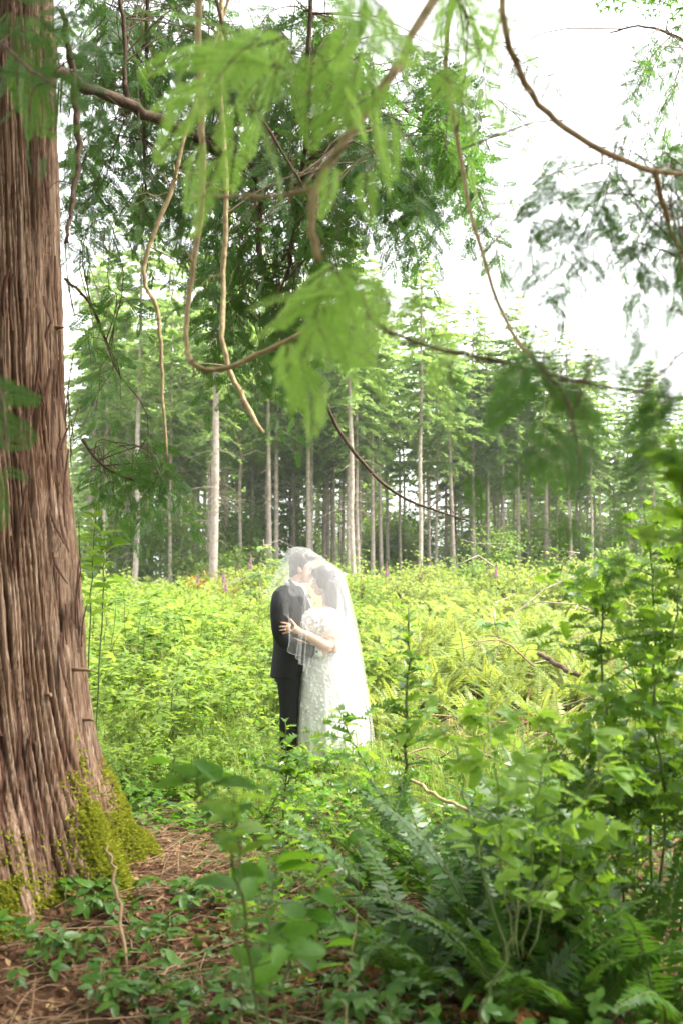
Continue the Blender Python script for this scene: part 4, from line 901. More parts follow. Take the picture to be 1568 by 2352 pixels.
        i = np.arange(29)[:, None] * 72; j = np.arange(72)[None]; j2 = (j + 1) % 72; Fc = np.stack([i + j, i + j2, i + 72 + j2, i + 72 + j], -1).reshape(-1, 4)
        sl = obj('sleeve', mesh('sleeve', [(V - O, Fc, 0)], [M['sleeve']], True), B)
        idx = rs.choice(len(V), 190, replace=False); Xf = X.reshape(-1, 3)[idx]; nr = Xf / np.array([.150, .1, .125]) ** 2; nr /= np.linalg.norm(nr, axis=1)[:, None] + 1e-9
        fl = flowers(V[idx], nr, rs.uniform(.012, .023, len(idx)), rs); tag(obj('lace_flowers', mesh('lace', [(fl[0] - O, fl[1], 0)], [M['lace']]), sl), kind='stuff')

def build_veil():
    st = [((372, 235, .03), (285, 410, -.02), (178, 590, -.05)), ((412, 165, 0), (300, 440, -.17), (242, 690, -.24)), ((470, 138, 0), (395, 520, -.29), (430, 850, -.41)),
          ((540, 138, 0), (440, 640, -.35), (402, 1055, -.45)), ((615, 155, 0), (545, 660, -.36), (470, 1185, -.45)), ((690, 208, 0), (575, 780, -.40), (545, 1275, -.45)),
          ((762, 268, 0), (680, 820, -.42), (585, 1400, -.45)), ((828, 308, 0), (800, 880, -.42), (650, 1600, -.46)), ((890, 348, 0), (900, 930, -.35), (820, 1850, -.46)),
          ((938, 402, 0), (965, 1000, -.25), (1000, 2080, -.44)), ((962, 460, .02), (1040, 1050, -.10), (1140, 2090, -.28)), ((964, 500, .05), (1086, 1060, .08), (1216, 1985, 0)),
          ((955, 465, .09), (1040, 1050, .24), (1150, 2080, .28)), ((885, 360, .06), (900, 930, .36), (850, 2000, .44)), ((690, 208, .04), (600, 700, .38), (560, 1200, .42)),
          ((530, 138, .04), (420, 500, .32), (380, 800, .36)), ((412, 165, .04), (300, 420, .16), (205, 600, .10)), ((372, 235, .03), (285, 410, -.02), (178, 590, -.05))]
    A = np.array([[C(*q) for q in s] for s in st])
    nu, nv = 300, 60
    rows = np.stack([catmull(A[:, k], nu) for k in range(3)], 1)      # (nu, 3, 3)
    v = np.linspace(0, 1, nv)
    def sheet(offs, amp, fr, seed, u0=0, u1=nu, vm=1.0):
        R0 = rows[u0:u1]; m = u1 - u0; v = np.linspace(0, vm, nv)
        b0, b1, b2 = ((1 - v) * (1 - 2 * v))[None, :, None] * 1.0, (4 * v * (1 - v))[None, :, None], (v * (2 * v - 1))[None, :, None]
        S = R0[:, 0:1] * b0 + R0[:, 1:2] * b1 + R0[:, 2:3] * b2
        u = np.linspace(u0 / nu, u1 / nu, m)[:, None]; vv = v[None]
        ctr = np.array([C(700, 700, 0)[0], YC]); dr = S[..., :2] - ctr; dr /= np.linalg.norm(dr, axis=-1, keepdims=True) + 1e-6
        tg = np.stack([-dr[..., 1], dr[..., 0]], -1)
        w1 = u * 2 * PI * fr + 2.2 * np.sin(u * 19 + seed) + .5 * np.sin(vv * 4 + u * 9)
        g = amp * vv ** .7
        S[..., :2] += dr * (offs + g * np.sin(w1))[..., None] + tg * (g * .9 * np.sin(2 * w1 + 1))[..., None]
        S[..., 2] += .006 * np.sin(w1 * 1.3) * vv[..., :]
        i = (np.arange(m - 1)[:, None] * nv + np.arange(nv - 1)[None]).ravel()
        return S.reshape(-1, 3), np.stack([i, i + nv, i + nv + 1, i + 1], -1), S
    base = C(960, 2060, 0); base[2] = gz(base[0], base[1])
    VE = thing('veil', base, 'sheer white bridal veil draped over both heads and trailing to the ground', 'veil')
    V, Fc, S = sheet(.0, .020, 8, 1); obj('tulle', mesh('tulle', [(V - base, Fc, 0)], [M['tulle']], True), VE)
    a, b = int(nu * 8.2 / 17), int(nu * 12.9 / 17)
    V, Fc, _ = sheet(-.035, .03, 34, 4, a, b); obj('train', mesh('train', [(V - base, Fc, 0)], [M['tulle2']], True), VE)
    V, Fc, _ = sheet(-.075, .03, 27, 8, a + 4, b); obj('train', mesh('train', [(V - base, Fc, 0)], [M['tulle2']], True), VE)
    V, Fc, _ = sheet(.012, .014, 6, 12, int(nu * .4 / 17), int(nu * 9.5 / 17), .46); obj('blusher', mesh('blusher', [(V - base, Fc, 0)], [M['tulle']], True), VE)
    # stitched hem
    V, Fc = tube(S[:int(nu * 11 / 17), -1], .0022, 4); obj('hem', mesh('hem', [(V - base, Fc, 0)], [M['tulle2']], True), VE)
    # gathered comb at the back of her head
    rs = np.random.RandomState(2); n = 22; p0 = C(893, 420, -.05); dd = rdirs(n, rs); V, Fc = scatter(LEAF4[0] * [1.6, 1, 1], LEAF4[1], frames(dd, rdirs(n, rs)), np.tile(p0, (n, 1)) + rs.normal(0, .012, (n, 3)), np.full((n, 3), .026))
    obj('comb', mesh('comb', [(V - base, Fc, 0)], [M['lace']]), VE)
    # a thin dark twig caught against the train
    c = catmull([C(1015, 1308, -.50), C(1065, 1440, -.50), C(1130, 1610, -.49), C(1172, 1760, -.48), C(1190, 1870, -.47), C(1195, 2100, -.46)], 24); b0 = c[-1].copy()
    V, Fc = tube(c - b0, [.002, .003, .004], 6); tag(obj('bare_twig', mesh('bare_twig', [(V, Fc, 0)], [M['limb']], True), None, b0), 'thin dark bare twig standing in front of the veil train', 'twig')
build_groom(); build_bride(); build_veil()

# ------------------------------------------------------------------ meadow plants
def frond(L, W, n, arch, lift, rs, tip=.3, pw=1.0):
    """one fern frond leaving the origin along +y"""
    t = np.linspace(0, 1, 14)
    el = lift - arch * t                                     # elevation along the frond
    st = L / 13; y = np.concatenate([[0], np.cumsum(np.cos(el[:-1]) * st)]); z = np.concatenate([[0], np.cumsum(np.sin(el[:-1]) * st)])
    x = .06 * L * rs.uniform(-1, 1) * t ** 2
    c = np.stack([x, y, z], -1)
    s = .12 + .87 * (np.arange(n) + .5) / n
    pc = np.stack([np.interp(s, t, c[:, i]) for i in range(3)], -1); e = np.interp(s, t, el)
    tan = np.stack([0 * e, np.cos(e), np.sin(e)], -1); up = np.stack([0 * e, -np.sin(e), np.cos(e)], -1)
    w = W * np.clip(np.minimum((s - .02) / tip, 1), .15, 1) ** .7 * np.clip((1 - s) / .65, 0.06, 1) ** .75
    pos, dr, ups, sc = [], [], [], []
    for sg in (-1, 1):
        d = np.stack([np.full(n, sg * 1.0), 0 * e, 0 * e], -1) + tan * .28 - up * .12 + rs.normal(0, .07, (n, 3))
        pos.append(pc); dr.append(d); ups.append(up + rs.normal(0, .15, (n, 3))); sc.append(np.stack([np.full(n, L / n * 1.0 * pw), w * rs.uniform(.85, 1.1, n), np.full(n, .02)], -1))
    pos, dr, ups, sc = map(np.concatenate, (pos, dr, ups, sc))
    V, Fc = scatter(np.array([[-.25, 0, 0], [-.5, .25, .3], [0, 1, 0], [.5, .25, .3], ], float), np.array([[0, 3, 2, 1]]), frames(dr, ups), pos, sc)
    rv, rf = tube(c, [.005, .004, .002], 4, False)
    return (V, Fc), (rv, rf)

def rot_parts(parts, rz, off=(0, 0, 0)):
    c, s = math.cos(rz), math.sin(rz); R = np.array([[c, -s, 0], [s, c, 0], [0, 0, 1]])
    return [(V @ R.T + off, Fc) for V, Fc in parts]

def fern_mesh(seed, nf, L, W, n, mat, stem='stem', lift=(1.0, 1.45), arch=(.9, 1.7)):
    rs = np.random.RandomState(seed); lv, st = [], []
    for k in range(nf):
        a, b = frond(L * rs.uniform(.65, 1.1), W, n, rs.uniform(*arch), rs.uniform(*lift), rs)
        (a, b) = rot_parts([a, b], k * 2.4 + rs.normal(0, .25)); lv.append(a); st.append(b)
    lv = merge(lv); st = merge(st)
    return mesh('fern', [(*lv, 0), (*st, 1)], [M[mat], M[stem]])

def shrub_mesh(seed, H, ns, spread, leaf, nleaf, mat, tset=TRI, lean=.35, stem='stem', rst=.005):
    """arching stems carrying three part leaves"""
    rs = np.random.RandomState(seed); st, pos, dr, up = [], [], [], []
    for k in range(ns):
        a = rs.uniform(0, 6.28); h = H * rs.uniform(.55, 1.1); d = np.array([math.cos(a), math.sin(a), 0]); o = d * rs.uniform(0, spread * .35)
        c = catmull([o, o + d * h * .12 + [0, 0, h * .45], o + d * h * lean * .7 + [0, 0, h * .8], o + d * h * lean * 1.5 + [0, 0, h * .92]], 12); c += rs.normal(0, .012, c.shape)
        st.append(tube(c, [rst, rst * .7, rst * .3], 4, False))
        m = nleaf; t = rs.uniform(.15, 1, m) ** .75
        q = np.stack([np.interp(t, np.linspace(0, 1, 12), c[:, i]) for i in range(3)], -1)
        b = rs.uniform(0, 6.28, m); dd = np.stack([np.cos(b), np.sin(b), rs.uniform(-.35, .55, m)], -1)
        pos.append(q); dr.append(dd); up.append(np.stack([0 * b, 0 * b, 1 + 0 * b], -1) + rs.normal(0, .35, (m, 3)))
    pos, dr, up = map(np.concatenate, (pos, dr, up)); n = len(pos); s = leaf * rs.uniform(.55, 1.25, n); R = frames(dr, up); parts = []
    for v in range(len(tset)):
        parts.append((*scatter(tset[v][0], tset[v][1], R[v::len(tset)], pos[v::len(tset)], np.repeat(s[v::len(tset), None], 3, 1)), 0))
    parts.append((*merge(st), 1))
    return mesh('shrub', parts, [M[mat], M[stem]])

def grass_mesh(seed, n, H, mat='grass', rad=.25):
    rs = np.random.RandomState(seed); b = rs.normal(0, rad * .6, (n, 3)); b[:, 2] = 0
    a = rs.uniform(0, 6.28, n); h = H * rs.uniform(.4, 1.15, n); ln = rs.uniform(.1, .7, n); w = rs.uniform(.002, .0045, n)
    d = np.stack([np.cos(a), np.sin(a), 0 * a], -1); s = np.stack([-np.sin(a), np.cos(a), 0 * a], -1) * w[:, None]
    z = np.array([0, 0, 1.0]); m = b + d * (h * ln * .3)[:, None] + z * (h * .6)[:, None]; e = b + d * (h * ln)[:, None] + z * (h * (1 - .35 * ln))[:, None]
    V = np.stack([b - s, b + s, m + s * .8, m - s * .8, e], 1).reshape(-1, 3); k = np.arange(n) * 5
    q = np.stack([k, k + 1, k + 2, k + 3], -1); t = np.stack([k + 3, k + 2, k + 4], -1)
    return mesh('grass', [(V, q, 0), (np.zeros((0, 3)), np.zeros((0, 3)), 0)][:1] + [(V, t, 0)], [M[mat]])

def tree_broadleaf(seed, H, R, n, leaf, mat='maple', tmpl=LEAF4):
    """small broadleaf tree or bush with leaves in clumps: stems mesh, leaves mesh"""
    rs = np.random.RandomState(seed); st, cl = [], []
    for k in range(5):
        a = rs.uniform(0, 6.28); d = np.array([math.cos(a), math.sin(a), 0]); h = H * rs.uniform(.7, 1)
        c = catmull([d * .05, d * R * .2 + [0, 0, h * .35], d * R * .5 + [0, 0, h * .7], d * R * .75 + [0, 0, h]], 10); st.append(tube(c, [.03, .02, .006], 5, False))
        for j in range(16):
            t = rs.uniform(.2, 1); b = np.array([np.interp(t, np.linspace(0, 1, 10), c[:, i]) for i in range(3)]); e = b + rs.normal(0, 1, 3) * [R * .42, R * .42, .22 * H * .4]
            st.append(tube([b, (b + e) / 2 + [0, 0, .05], e], [.008, .005, .002], 3, False)); cl.append(e)
    cl = np.array(cl); q = cl[rs.randint(len(cl), size=n)] + rs.normal(0, 1, (n, 3)) * [R * .16, R * .16, .09 * R + .05]
    q[:, 2] = np.maximum(q[:, 2], .05)
    dd = rs.normal(0, 1, (n, 3)); dd[:, 2] = dd[:, 2] * .4 - .25
    s = leaf * rs.uniform(.6, 1.2, n)
    V, Fc = scatter(tmpl[0] * [1.3, 1, 1], tmpl[1], frames(dd, np.tile([0, 0, 1.], (n, 1)) + rs.normal(0, .4, (n, 3))), q, np.repeat(s[:, None], 3, 1))
    return mesh('stems', [(*merge(st), 0)], [M['twig']], True), mesh('leaves', [(V, Fc, 0)], [M[mat]])

def clear(x, y):
    """keep plants off the couple, the cedar and the slash pile"""
    return math.hypot(x + .25, (y - 8.5)) > .85 and math.hypot(x - TC[0], y - TC[1]) > 1.3

def pile(x, y): return math.hypot((x - 1.9) / 1.2, (y - 9.9) / 2.0) < 1

def visible(x, y, m=.5):
    return abs(x) < y * .343 + m

def build_meadow():
    SH = [shrub_mesh(100 + k, 1.0, 9, .7, .13, 26, 'shrub') for k in range(4)]
    S1 = [(LEAF4[0] * .9, LEAF4[1]), (NARROW[0], NARROW[1])]
    SH2 = [shrub_mesh(110 + k, 1.15, 8, .6, .085, 44, ('bramble_pale', 'maple', 'shrub')[k], S1, .2) for k in range(3)]
    BR = [fern_mesh(120 + k, 9, 1.0, .26, 20, 'bracken', lift=(1.1, 1.45), arch=(.9, 1.6)) for k in range(3)]
    SF = [fern_mesh(130 + k, 17, .95, .125, 22, 'fern', lift=(1.05, 1.45), arch=(.6, 1.4)) for k in range(4)]
    GR = [grass_mesh(140 + k, 110, .7) for k in range(3)]
    n = 0
    # leafy berry bushes left of the couple
    def put(name, me, x, y, s, label, cat, group, sq=1.0):
        o = obj(name, me, None, (x, y, float(gz(x, y)) - .02), RS.uniform(0, 6.28), (s, s, s * sq)); tag(o, label, cat, group); return o
    c = 0
    while c < 250:
        y = 7.0 + 22 * RS.rand() ** 1.7; x = RS.uniform(-y * .343 - .4, -.55 if y < 10 else .3 + RS.uniform(-1, 1.5))
        if not clear(x, y) or (y < 7.6 and x > -1.0): continue
        s = RS.uniform(.5, 1.15) * np.interp(y, [7, 8.5, 11, 20], [.45, .75, 1.0, 1.05])
        if x < -1.3 and 8.3 < y < 14: s *= 1.35
        if RS.rand() < .36: put('leafy_herb', SH2[RS.randint(3)], x, y, s, 'upright herb with simple pointed leaves among the berry bushes', 'herb', 'tall herbs left of the couple'); c += 1; continue
        put('berry_bush', SH[RS.randint(4)], x, y, s, 'lime green berry bush with three part leaves in the sunny clearing', 'bush', 'berry bushes left of the couple'); c += 1
    c = 0
    while c < 230:
        y = 9.3 + 12 * RS.rand() ** 1.4; x = RS.uniform(.35 if y < 11 else -.6, y * .343 + .6)
        if not clear(x, y): continue
        if math.hypot((x - 1.9) / 1.25, (y - 9.9) / 2.0) < 1 and RS.rand() < .92: continue
        put('sword_fern', SF[RS.randint(4)], x, y, RS.uniform(.6, 1.0) * np.interp(y, [8, 11, 16], [.75, .95, 1.05]), 'yellow green sword fern with upright feathery fronds in the clearing', 'fern', 'sword ferns right of the couple'); c += 1
    c = 0
    while c < 290:
        y = 13 + 22 * RS.rand() ** .9; x = RS.uniform(-y * .343 - .5, y * .343 + .5)
        put('bracken_fern', BR[RS.randint(3)], x, y, RS.uniform(.5, 1.2) * (.85 if y > 22 else 1), 'pale green bracken fern with broad fronds in the far clearing', 'fern', 'bracken ferns across the far clearing'); c += 1
    c = 0
    while c < 130:
        y = 6.6 + 22 * RS.rand() ** 1.5; x = RS.uniform(-y * .343, y * .343 + .3)
        if not clear(x, y) or (y < 7.4 and x < -.9) or pile(x, y): continue
        put('grass_tuft', GR[RS.randint(3)], x, y, RS.uniform(.5, 1.1), 'tuft of pale green grass between the ferns and bushes', 'grass', 'grass tufts in the clearing'); c += 1
    # low ground cover: too many to count
    N = 21000; y = 6.2 + 30 * RS.rand(N) ** 1.5; x = RS.uniform(-1, 1, N) * (y * .36 + .5)
    ok = (np.hypot(x - TC[0], y - TC[1]) > 1.25) & ((y > 7.3) | (RS.rand(N) < .25)) & (np.hypot((x - 1.9) / 1.25, (y - 9.9) / 2.0) > RS.uniform(.6, 1.1, N)); x, y = x[ok], y[ok]; n = len(x)
    z = gz(x, y) + RS.uniform(.02, .45, n) * np.interp(y, [6, 9, 14], [.35, .7, 1.3]) * np.where(x > .3, .45, 1); dd = RS.normal(0, 1, (n, 3)); dd[:, 2] *= .35
    s = RS.uniform(.07, .15, n); up = np.tile([0, 0, 1.], (n, 1)) + RS.normal(0, .35, (n, 3)); R = frames(dd, up); pos = np.stack([x, y, z], -1)
    parts = [(*scatter(TRI_LO[v][0], TRI_LO[v][1], R[v::3], pos[v::3], np.repeat(s[v::3, None], 3, 1)), 0) for v in range(3)]
    tag(obj('ground_cover', mesh('ground_cover', parts, [M['shrub']])), 'low lime green leaves covering the clearing floor', 'ground cover', kind='stuff')
    # far meadow behind the named plants
    N = 7500; y = RS.uniform(16, 46, N); x = RS.uniform(-1, 1, N) * (y * .36 + 1); z = gz(x, y) + RS.uniform(.1, .8, N); dd = RS.normal(0, 1, (N, 3)); dd[:, 2] = np.abs(dd[:, 2]) * .6
    parts = [(*scatter(TRI_LO[0][0], TRI_LO[0][1], frames(dd, np.tile([0, 0, 1.], (N, 1)) + RS.normal(0, .4, (N, 3))), np.stack([x, y, z], -1), np.repeat(RS.uniform(.14, .3, N)[:, None], 3, 1)), 0)]
    tag(obj('far_undergrowth', mesh('far_undergrowth', parts, [M['bracken']])), 'pale green undergrowth at the foot of the forest', 'undergrowth', kind='stuff')
    # bushes and small broadleaf trees at the forest edge
    BU = [tree_broadleaf(160 + k, 2.2, 1.2, 1500, .16, 'maple') for k in range(3)] + [tree_broadleaf(170, 4.5, 1.5, 2200, .17, 'maple')]
    LG = [tree_broadleaf(175 + k, 1.6, 1.0, 1100, .13, 'bracken') for k in range(2)]
    OR = tree_broadleaf(180, 1.5, .9, 700, .12, 'orange')
    def bush(name, pr, x, y, s, label, group):
        t = thing(name, (x, y, float(gz(x, y)) - .05), label, 'bush' if name != 'young_maple' else 'tree', group, RS.uniform(0, 6.28), s); obj('stems', pr[0], t); obj('leaves', pr[1], t)
    for k in range(46):
        y = RS.uniform(33, 62); px = RS.uniform(140, 1600); bush('leafy_bush', BU[k % 3], (px - 784) / F_PX * y, y, RS.uniform(.5, .95), 'dark green leafy bush at the foot of the firs', 'bushes at the foot of the firs')
    for px, y, s in [(230, 40, 1.2), (330, 42, 1.1), (420, 40, 1.0), (560, 44, 1.1), (600, 50, 1.25), (700, 52, 1.2), (1180, 46, 1.0), (1330, 42, .85), (1370, 44, .9), (1440, 46, 1.0), (1500, 44, 1.0), (1560, 40, .9), (1120, 40, .75), (880, 54, 1.1), (980, 56, 1.2)] + [(RS.uniform(150, 1600), RS.uniform(50, 66), RS.uniform(.8, 1.3)) for _ in range(34)]:
        bush('young_maple', BU[3], (px - 784) / F_PX * y, y, s, 'young broadleaf tree with layered green leaves among the firs', 'young broadleaf trees among the firs')
    for k in range(60):
        y = RS.uniform(25, 38); px = RS.uniform(180, 1600); bush('pale_bush', LG[k % 2], (px - 784) / F_PX * y, y, RS.uniform(.4, .95), 'pale green bush at the far side of the clearing', 'pale bushes at the far side of the clearing')
    for px, y, s in [(478, 33, .7), (530, 30, .5)]:
        bush('turning_bush', OR, (px - 784) / F_PX * y, y, s, 'orange and yellow bush by the thick pale trunk', 'orange bushes by the thick pale trunk')
    DS = []
    for k in range(3):
        rs = np.random.RandomState(190 + k); st = []
        for j in range(7):
            a = rs.uniform(0, 6.28); d = np.array([math.cos(a), math.sin(a), 0]); o_ = d * rs.uniform(0, .12); h = rs.uniform(.7, 1.25)
            c_ = catmull([o_, o_ + d * .05 + [0, 0, h * .5], o_ + d * rs.uniform(.05, .3) + [0, 0, h]], 8); st.append(tube(c_, [.003, .0022, .0012], 4, False))
            for q in range(5): e = c_[-1 - q // 2]; st.append(tube([e, e + rs.normal(0, .035, 3) + [0, 0, .03]], [.003, .001], 3, False))
        DS.append(mesh('dry_stalks', [(*merge(st), 0)], [M['drystick']]))
    for k in range(70):
        y = RS.uniform(8.5, 24); x = RS.uniform(-y * .343, y * .343)
        if clear(x, y): put('dry_stalks', DS[k % 3], x, y, RS.uniform(.6, 1.05), 'clump of dry straw stalks left from last year', 'stalks', 'dry stalks in the clearing')
    # young conifers standing in the clearing
    for k, (px, y, h, lab) in enumerate([(1133, 13.5, 1.15, 'knee high fir seedling among the sword ferns'), (600, 27, 2.0, 'young fir sapling standing behind the couple'), (1330, 14, .9, 'small dark seedling with dense needles in the yellow ferns'), (1105, 30, 1.5, 'pale fir sapling in front of the forest')]):
        tr, tw, cr, _ = conifer(200 + k, h, .06, h * .3, .012)
        x = (px - 784) / F_PX * y
        t = thing('fir_sapling', (x, y, float(gz(x, y))), lab, 'sapling'); obj('trunk', tr, t); obj('dead_branches', tw, t)['kind'] = 'stuff'; obj('crown', cr, t)
    # foxgloves
    rs = np.random.RandomState(5); st = tube(catmull([(0, 0, 0), (.02, 0, .5), (0, .02, 1.0), (.03, 0, 1.35)], 12), [.008, .006, .003], 5)
    bell, bf = [], []
    for k in range(30):
        z = 1.05 + .28 * k / 30; a = k * 2.4; l = .036 * (1.15 - k / 32); d = np.array([math.cos(a), math.sin(a), -.7]); b = np.array([.015, .01, z])
        bell.append(tube([b, b + d * l * .4, b + d * l * .8, b + d * l], [l * .12, l * .24, l * .28, l * .40], 6, False))
    lv = []
    pos = np.array([[0, 0, .05 + .06 * k] for k in range(10)]); dd = np.array([[math.cos(k * 2.4), math.sin(k * 2.4), .35] for k in range(10)])
    lvs = scatter(LEAF4[0], LEAF4[1], frames(dd, np.tile([0, 0, 1.], (10, 1))), pos, np.repeat(np.linspace(.26, .10, 10)[:, None], 3, 1))
    m1 = mesh('foxglove_stem', [(*st, 0)], [M['stem']], True); m2 = mesh('foxglove_bells', [(*merge(bell), 0)], [M['foxglove']], True); m3 = mesh('foxglove_leaves', [(*lvs, 0)], [M['bramble']])
    for px, py, y in [(457, 1330, 24), (513, 1325, 23), (521, 1345, 21), (578, 1292, 26), (886, 1310, 24), (970, 1332, 27), (1137, 1312, 24)]:
        x = (px - 784) / F_PX * y; top = P(px, py - 22, y)[2]; g = float(gz(x, y)); s = (top - g) / 1.35
        t = thing('foxglove', (x, y, g), 'foxglove with a spike of magenta bells rising out of the clearing', 'flower', 'foxgloves in the clearing', RS.uniform(0, 6), s)
        obj('stem', m1, t); obj('bells', m2, t); obj('leaves', m3, t)
build_meadow()

# ------------------------------------------------------------------ foreground plants
def gp(px, py):
    """ground point seen at a layout position"""
    lo, hi = 1.0, 60.0
    for _ in range(50):
        m = (lo + hi) / 2; q = P(px, py, m)
        if q[2] > gz(q[0], q[1]): lo = m
        else: hi = m
    return P(px, py, lo)

LEAFM = {}
def leaf_mesh(kind, v=0):
    key = (kind, v)
    if key not in LEAFM:
        if kind == 'holly': t, m = HOLLY[v % 3], 'holly'
        elif kind == 'bramble': t, m = (LEAF8[0] * [1.0, 1, 1], LEAF8[1]), 'bramble'
        elif kind == 'pale': t, m = (LEAF8[0] * [1.0, 1, 1.2], LEAF8[1]), 'bramble_pale'
        elif kind == 'tri': t, m = TRI8[v % 3], 'ivy'
        elif kind == 'tripale': t, m = TRI8[v % 3], 'bramble_pale'
        elif kind == 'maple':
            # five lobed leaf, three quads a lobe
            parts = []
            for a, l in ((0, 1.0), (.75, .86), (-.75, .86), (1.55, .62), (-1.55, .62)):
                c, s = math.cos(a), math.sin(a); Vl, Fl = strip_leaf([0, .25, .5, .62, .8, 1], [.05, .17, .20, .14, .13, .01], .06, .12)
                parts.append((Vl * l @ np.array([[c, -s, 0], [s, c, 0], [0, 0, 1]]), Fl))
            t, m = merge(parts), 'bramble_pale'
        LEAFM[key] = mesh(kind + '_leaf', [(t[0], t[1], 0)], [M[m]])
    return LEAFM[key]

def put_leaf(parent, origin, pos, d, up, s, kind):
    Rm = frames(np.array([d]), np.array([up]))[0] * s
    m4 = Matrix([[*Rm[0], 0], [*Rm[1], 0], [*Rm[2], 0], [0, 0, 0, 1]]); m4.translation = Vector(pos - origin)
    o = obj('leaf', leaf_mesh(kind, RS.randint(3)), parent); o.matrix_basis = m4

def leafy(name, stems, kind, nleaf, size, label, cat, group=None, rad=.006, mat='stem', side=.25, sub=.4, nsub=0, upb=.4, tmin=.15, extra=0, origin=None, rootdown=True):
    """a plant of stems (world polylines) with side shoots and separate leaves"""
    stems = [np.asarray(s, float) for s in stems]
    o0 = stems[0][0].copy() if origin is None else np.asarray(origin, float)
    if rootdown and origin is None: o0[2] = float(gz(o0[0], o0[1]))
    T = thing(name, o0, label, cat, group)
    shoots = []
    for s in stems:
        c = catmull(s, 18); c[1:-1] += RS.normal(0, .006, (16, 3)); V, Fc = tube(c, [rad, rad * .8, rad * .45], 6); obj('stem', mesh('stem', [(V - o0, Fc, 0)], [M[mat]], True), T)
        shoots.append((c, 1.0))
        for k in range(nsub):
            t = RS.uniform(tmin + .05, .92); i = int(t * 17); a = RS.uniform(0, 6.28); l = sub * RS.uniform(.5, 1.1) * (1.1 - .6 * t)
            e = c[i] + np.array([math.cos(a) * l, math.sin(a) * l, l * RS.uniform(.1, .6)]); cc = catmull([c[i], (c[i] + e) / 2 + [0, 0, .04 * l], e], 8)
            V, Fc = tube(cc, [rad * .5, rad * .3, rad * .15], 5, False); obj('shoot', mesh('shoot', [(V - o0, Fc, 0)], [M[mat]], True), T); shoots.append((cc, .9))
    wts = np.array([np.linalg.norm(np.diff(c, axis=0), axis=1).sum() for c, _ in shoots]); wts /= wts.sum()
    cnt = np.maximum(1, np.round(wts * nleaf)).astype(int)
    for (c, f), m in zip(shoots, cnt):
        for k in range(m):
            t = tmin + (1 - tmin) * (k + RS.uniform(0, 1)) / m if f == 1.0 else .2 + .8 * (k + RS.rand()) / m
            x = t * (len(c) - 1); i = min(int(x), len(c) - 2); p = c[i] + (c[i + 1] - c[i]) * (x - i); tg = c[i + 1] - c[i]; tg /= np.linalg.norm(tg) + 1e-9
            a = k * 2.4 + RS.normal(0, .4); rd = np.array([math.cos(a), math.sin(a), RS.uniform(-.25, .35)]); d = rd + tg * .45
            put_leaf(T, o0, p, d, np.array([0, 0, 1.0]) * upb + RS.normal(0, .35, 3) + tg * .25 + [0, -.15, .3], size * RS.uniform(.6, 1.2), kind)
    if extra:                                   # the leaves past the first few hundred
        L_ = [shoots[i] for i in RS.choice(len(shoots), extra, p=wts)]; tt = RS.uniform(.12, 1, extra)
        p_ = np.array([np.array([np.interp(t, np.linspace(0, 1, len(c)), c[:, i]) for i in range(3)]) for (c, _), t in zip(L_, tt)]) + RS.normal(0, .03, (extra, 3))
        dd = RS.normal(0, 1, (extra, 3)); dd[:, 2] *= .5; parts = []
        for v in range(3): parts.append((*scatter(HOLLY[v][0], HOLLY[v][1], frames(dd[v::3], np.tile([0, -.1, .6], (len(dd[v::3]), 1)) + RS.normal(0, .35, (len(dd[v::3]), 3))), p_[v::3] - o0, np.repeat(size * RS.uniform(.5, 1.1, (len(dd[v::3]), 1)), 3, 1)), 0))
        tag(obj('foliage', mesh('holly_foliage', parts, [M['holly']]), T), kind='stuff')
    return T

def stem_px(*pts): return [P(*p) for p in pts]

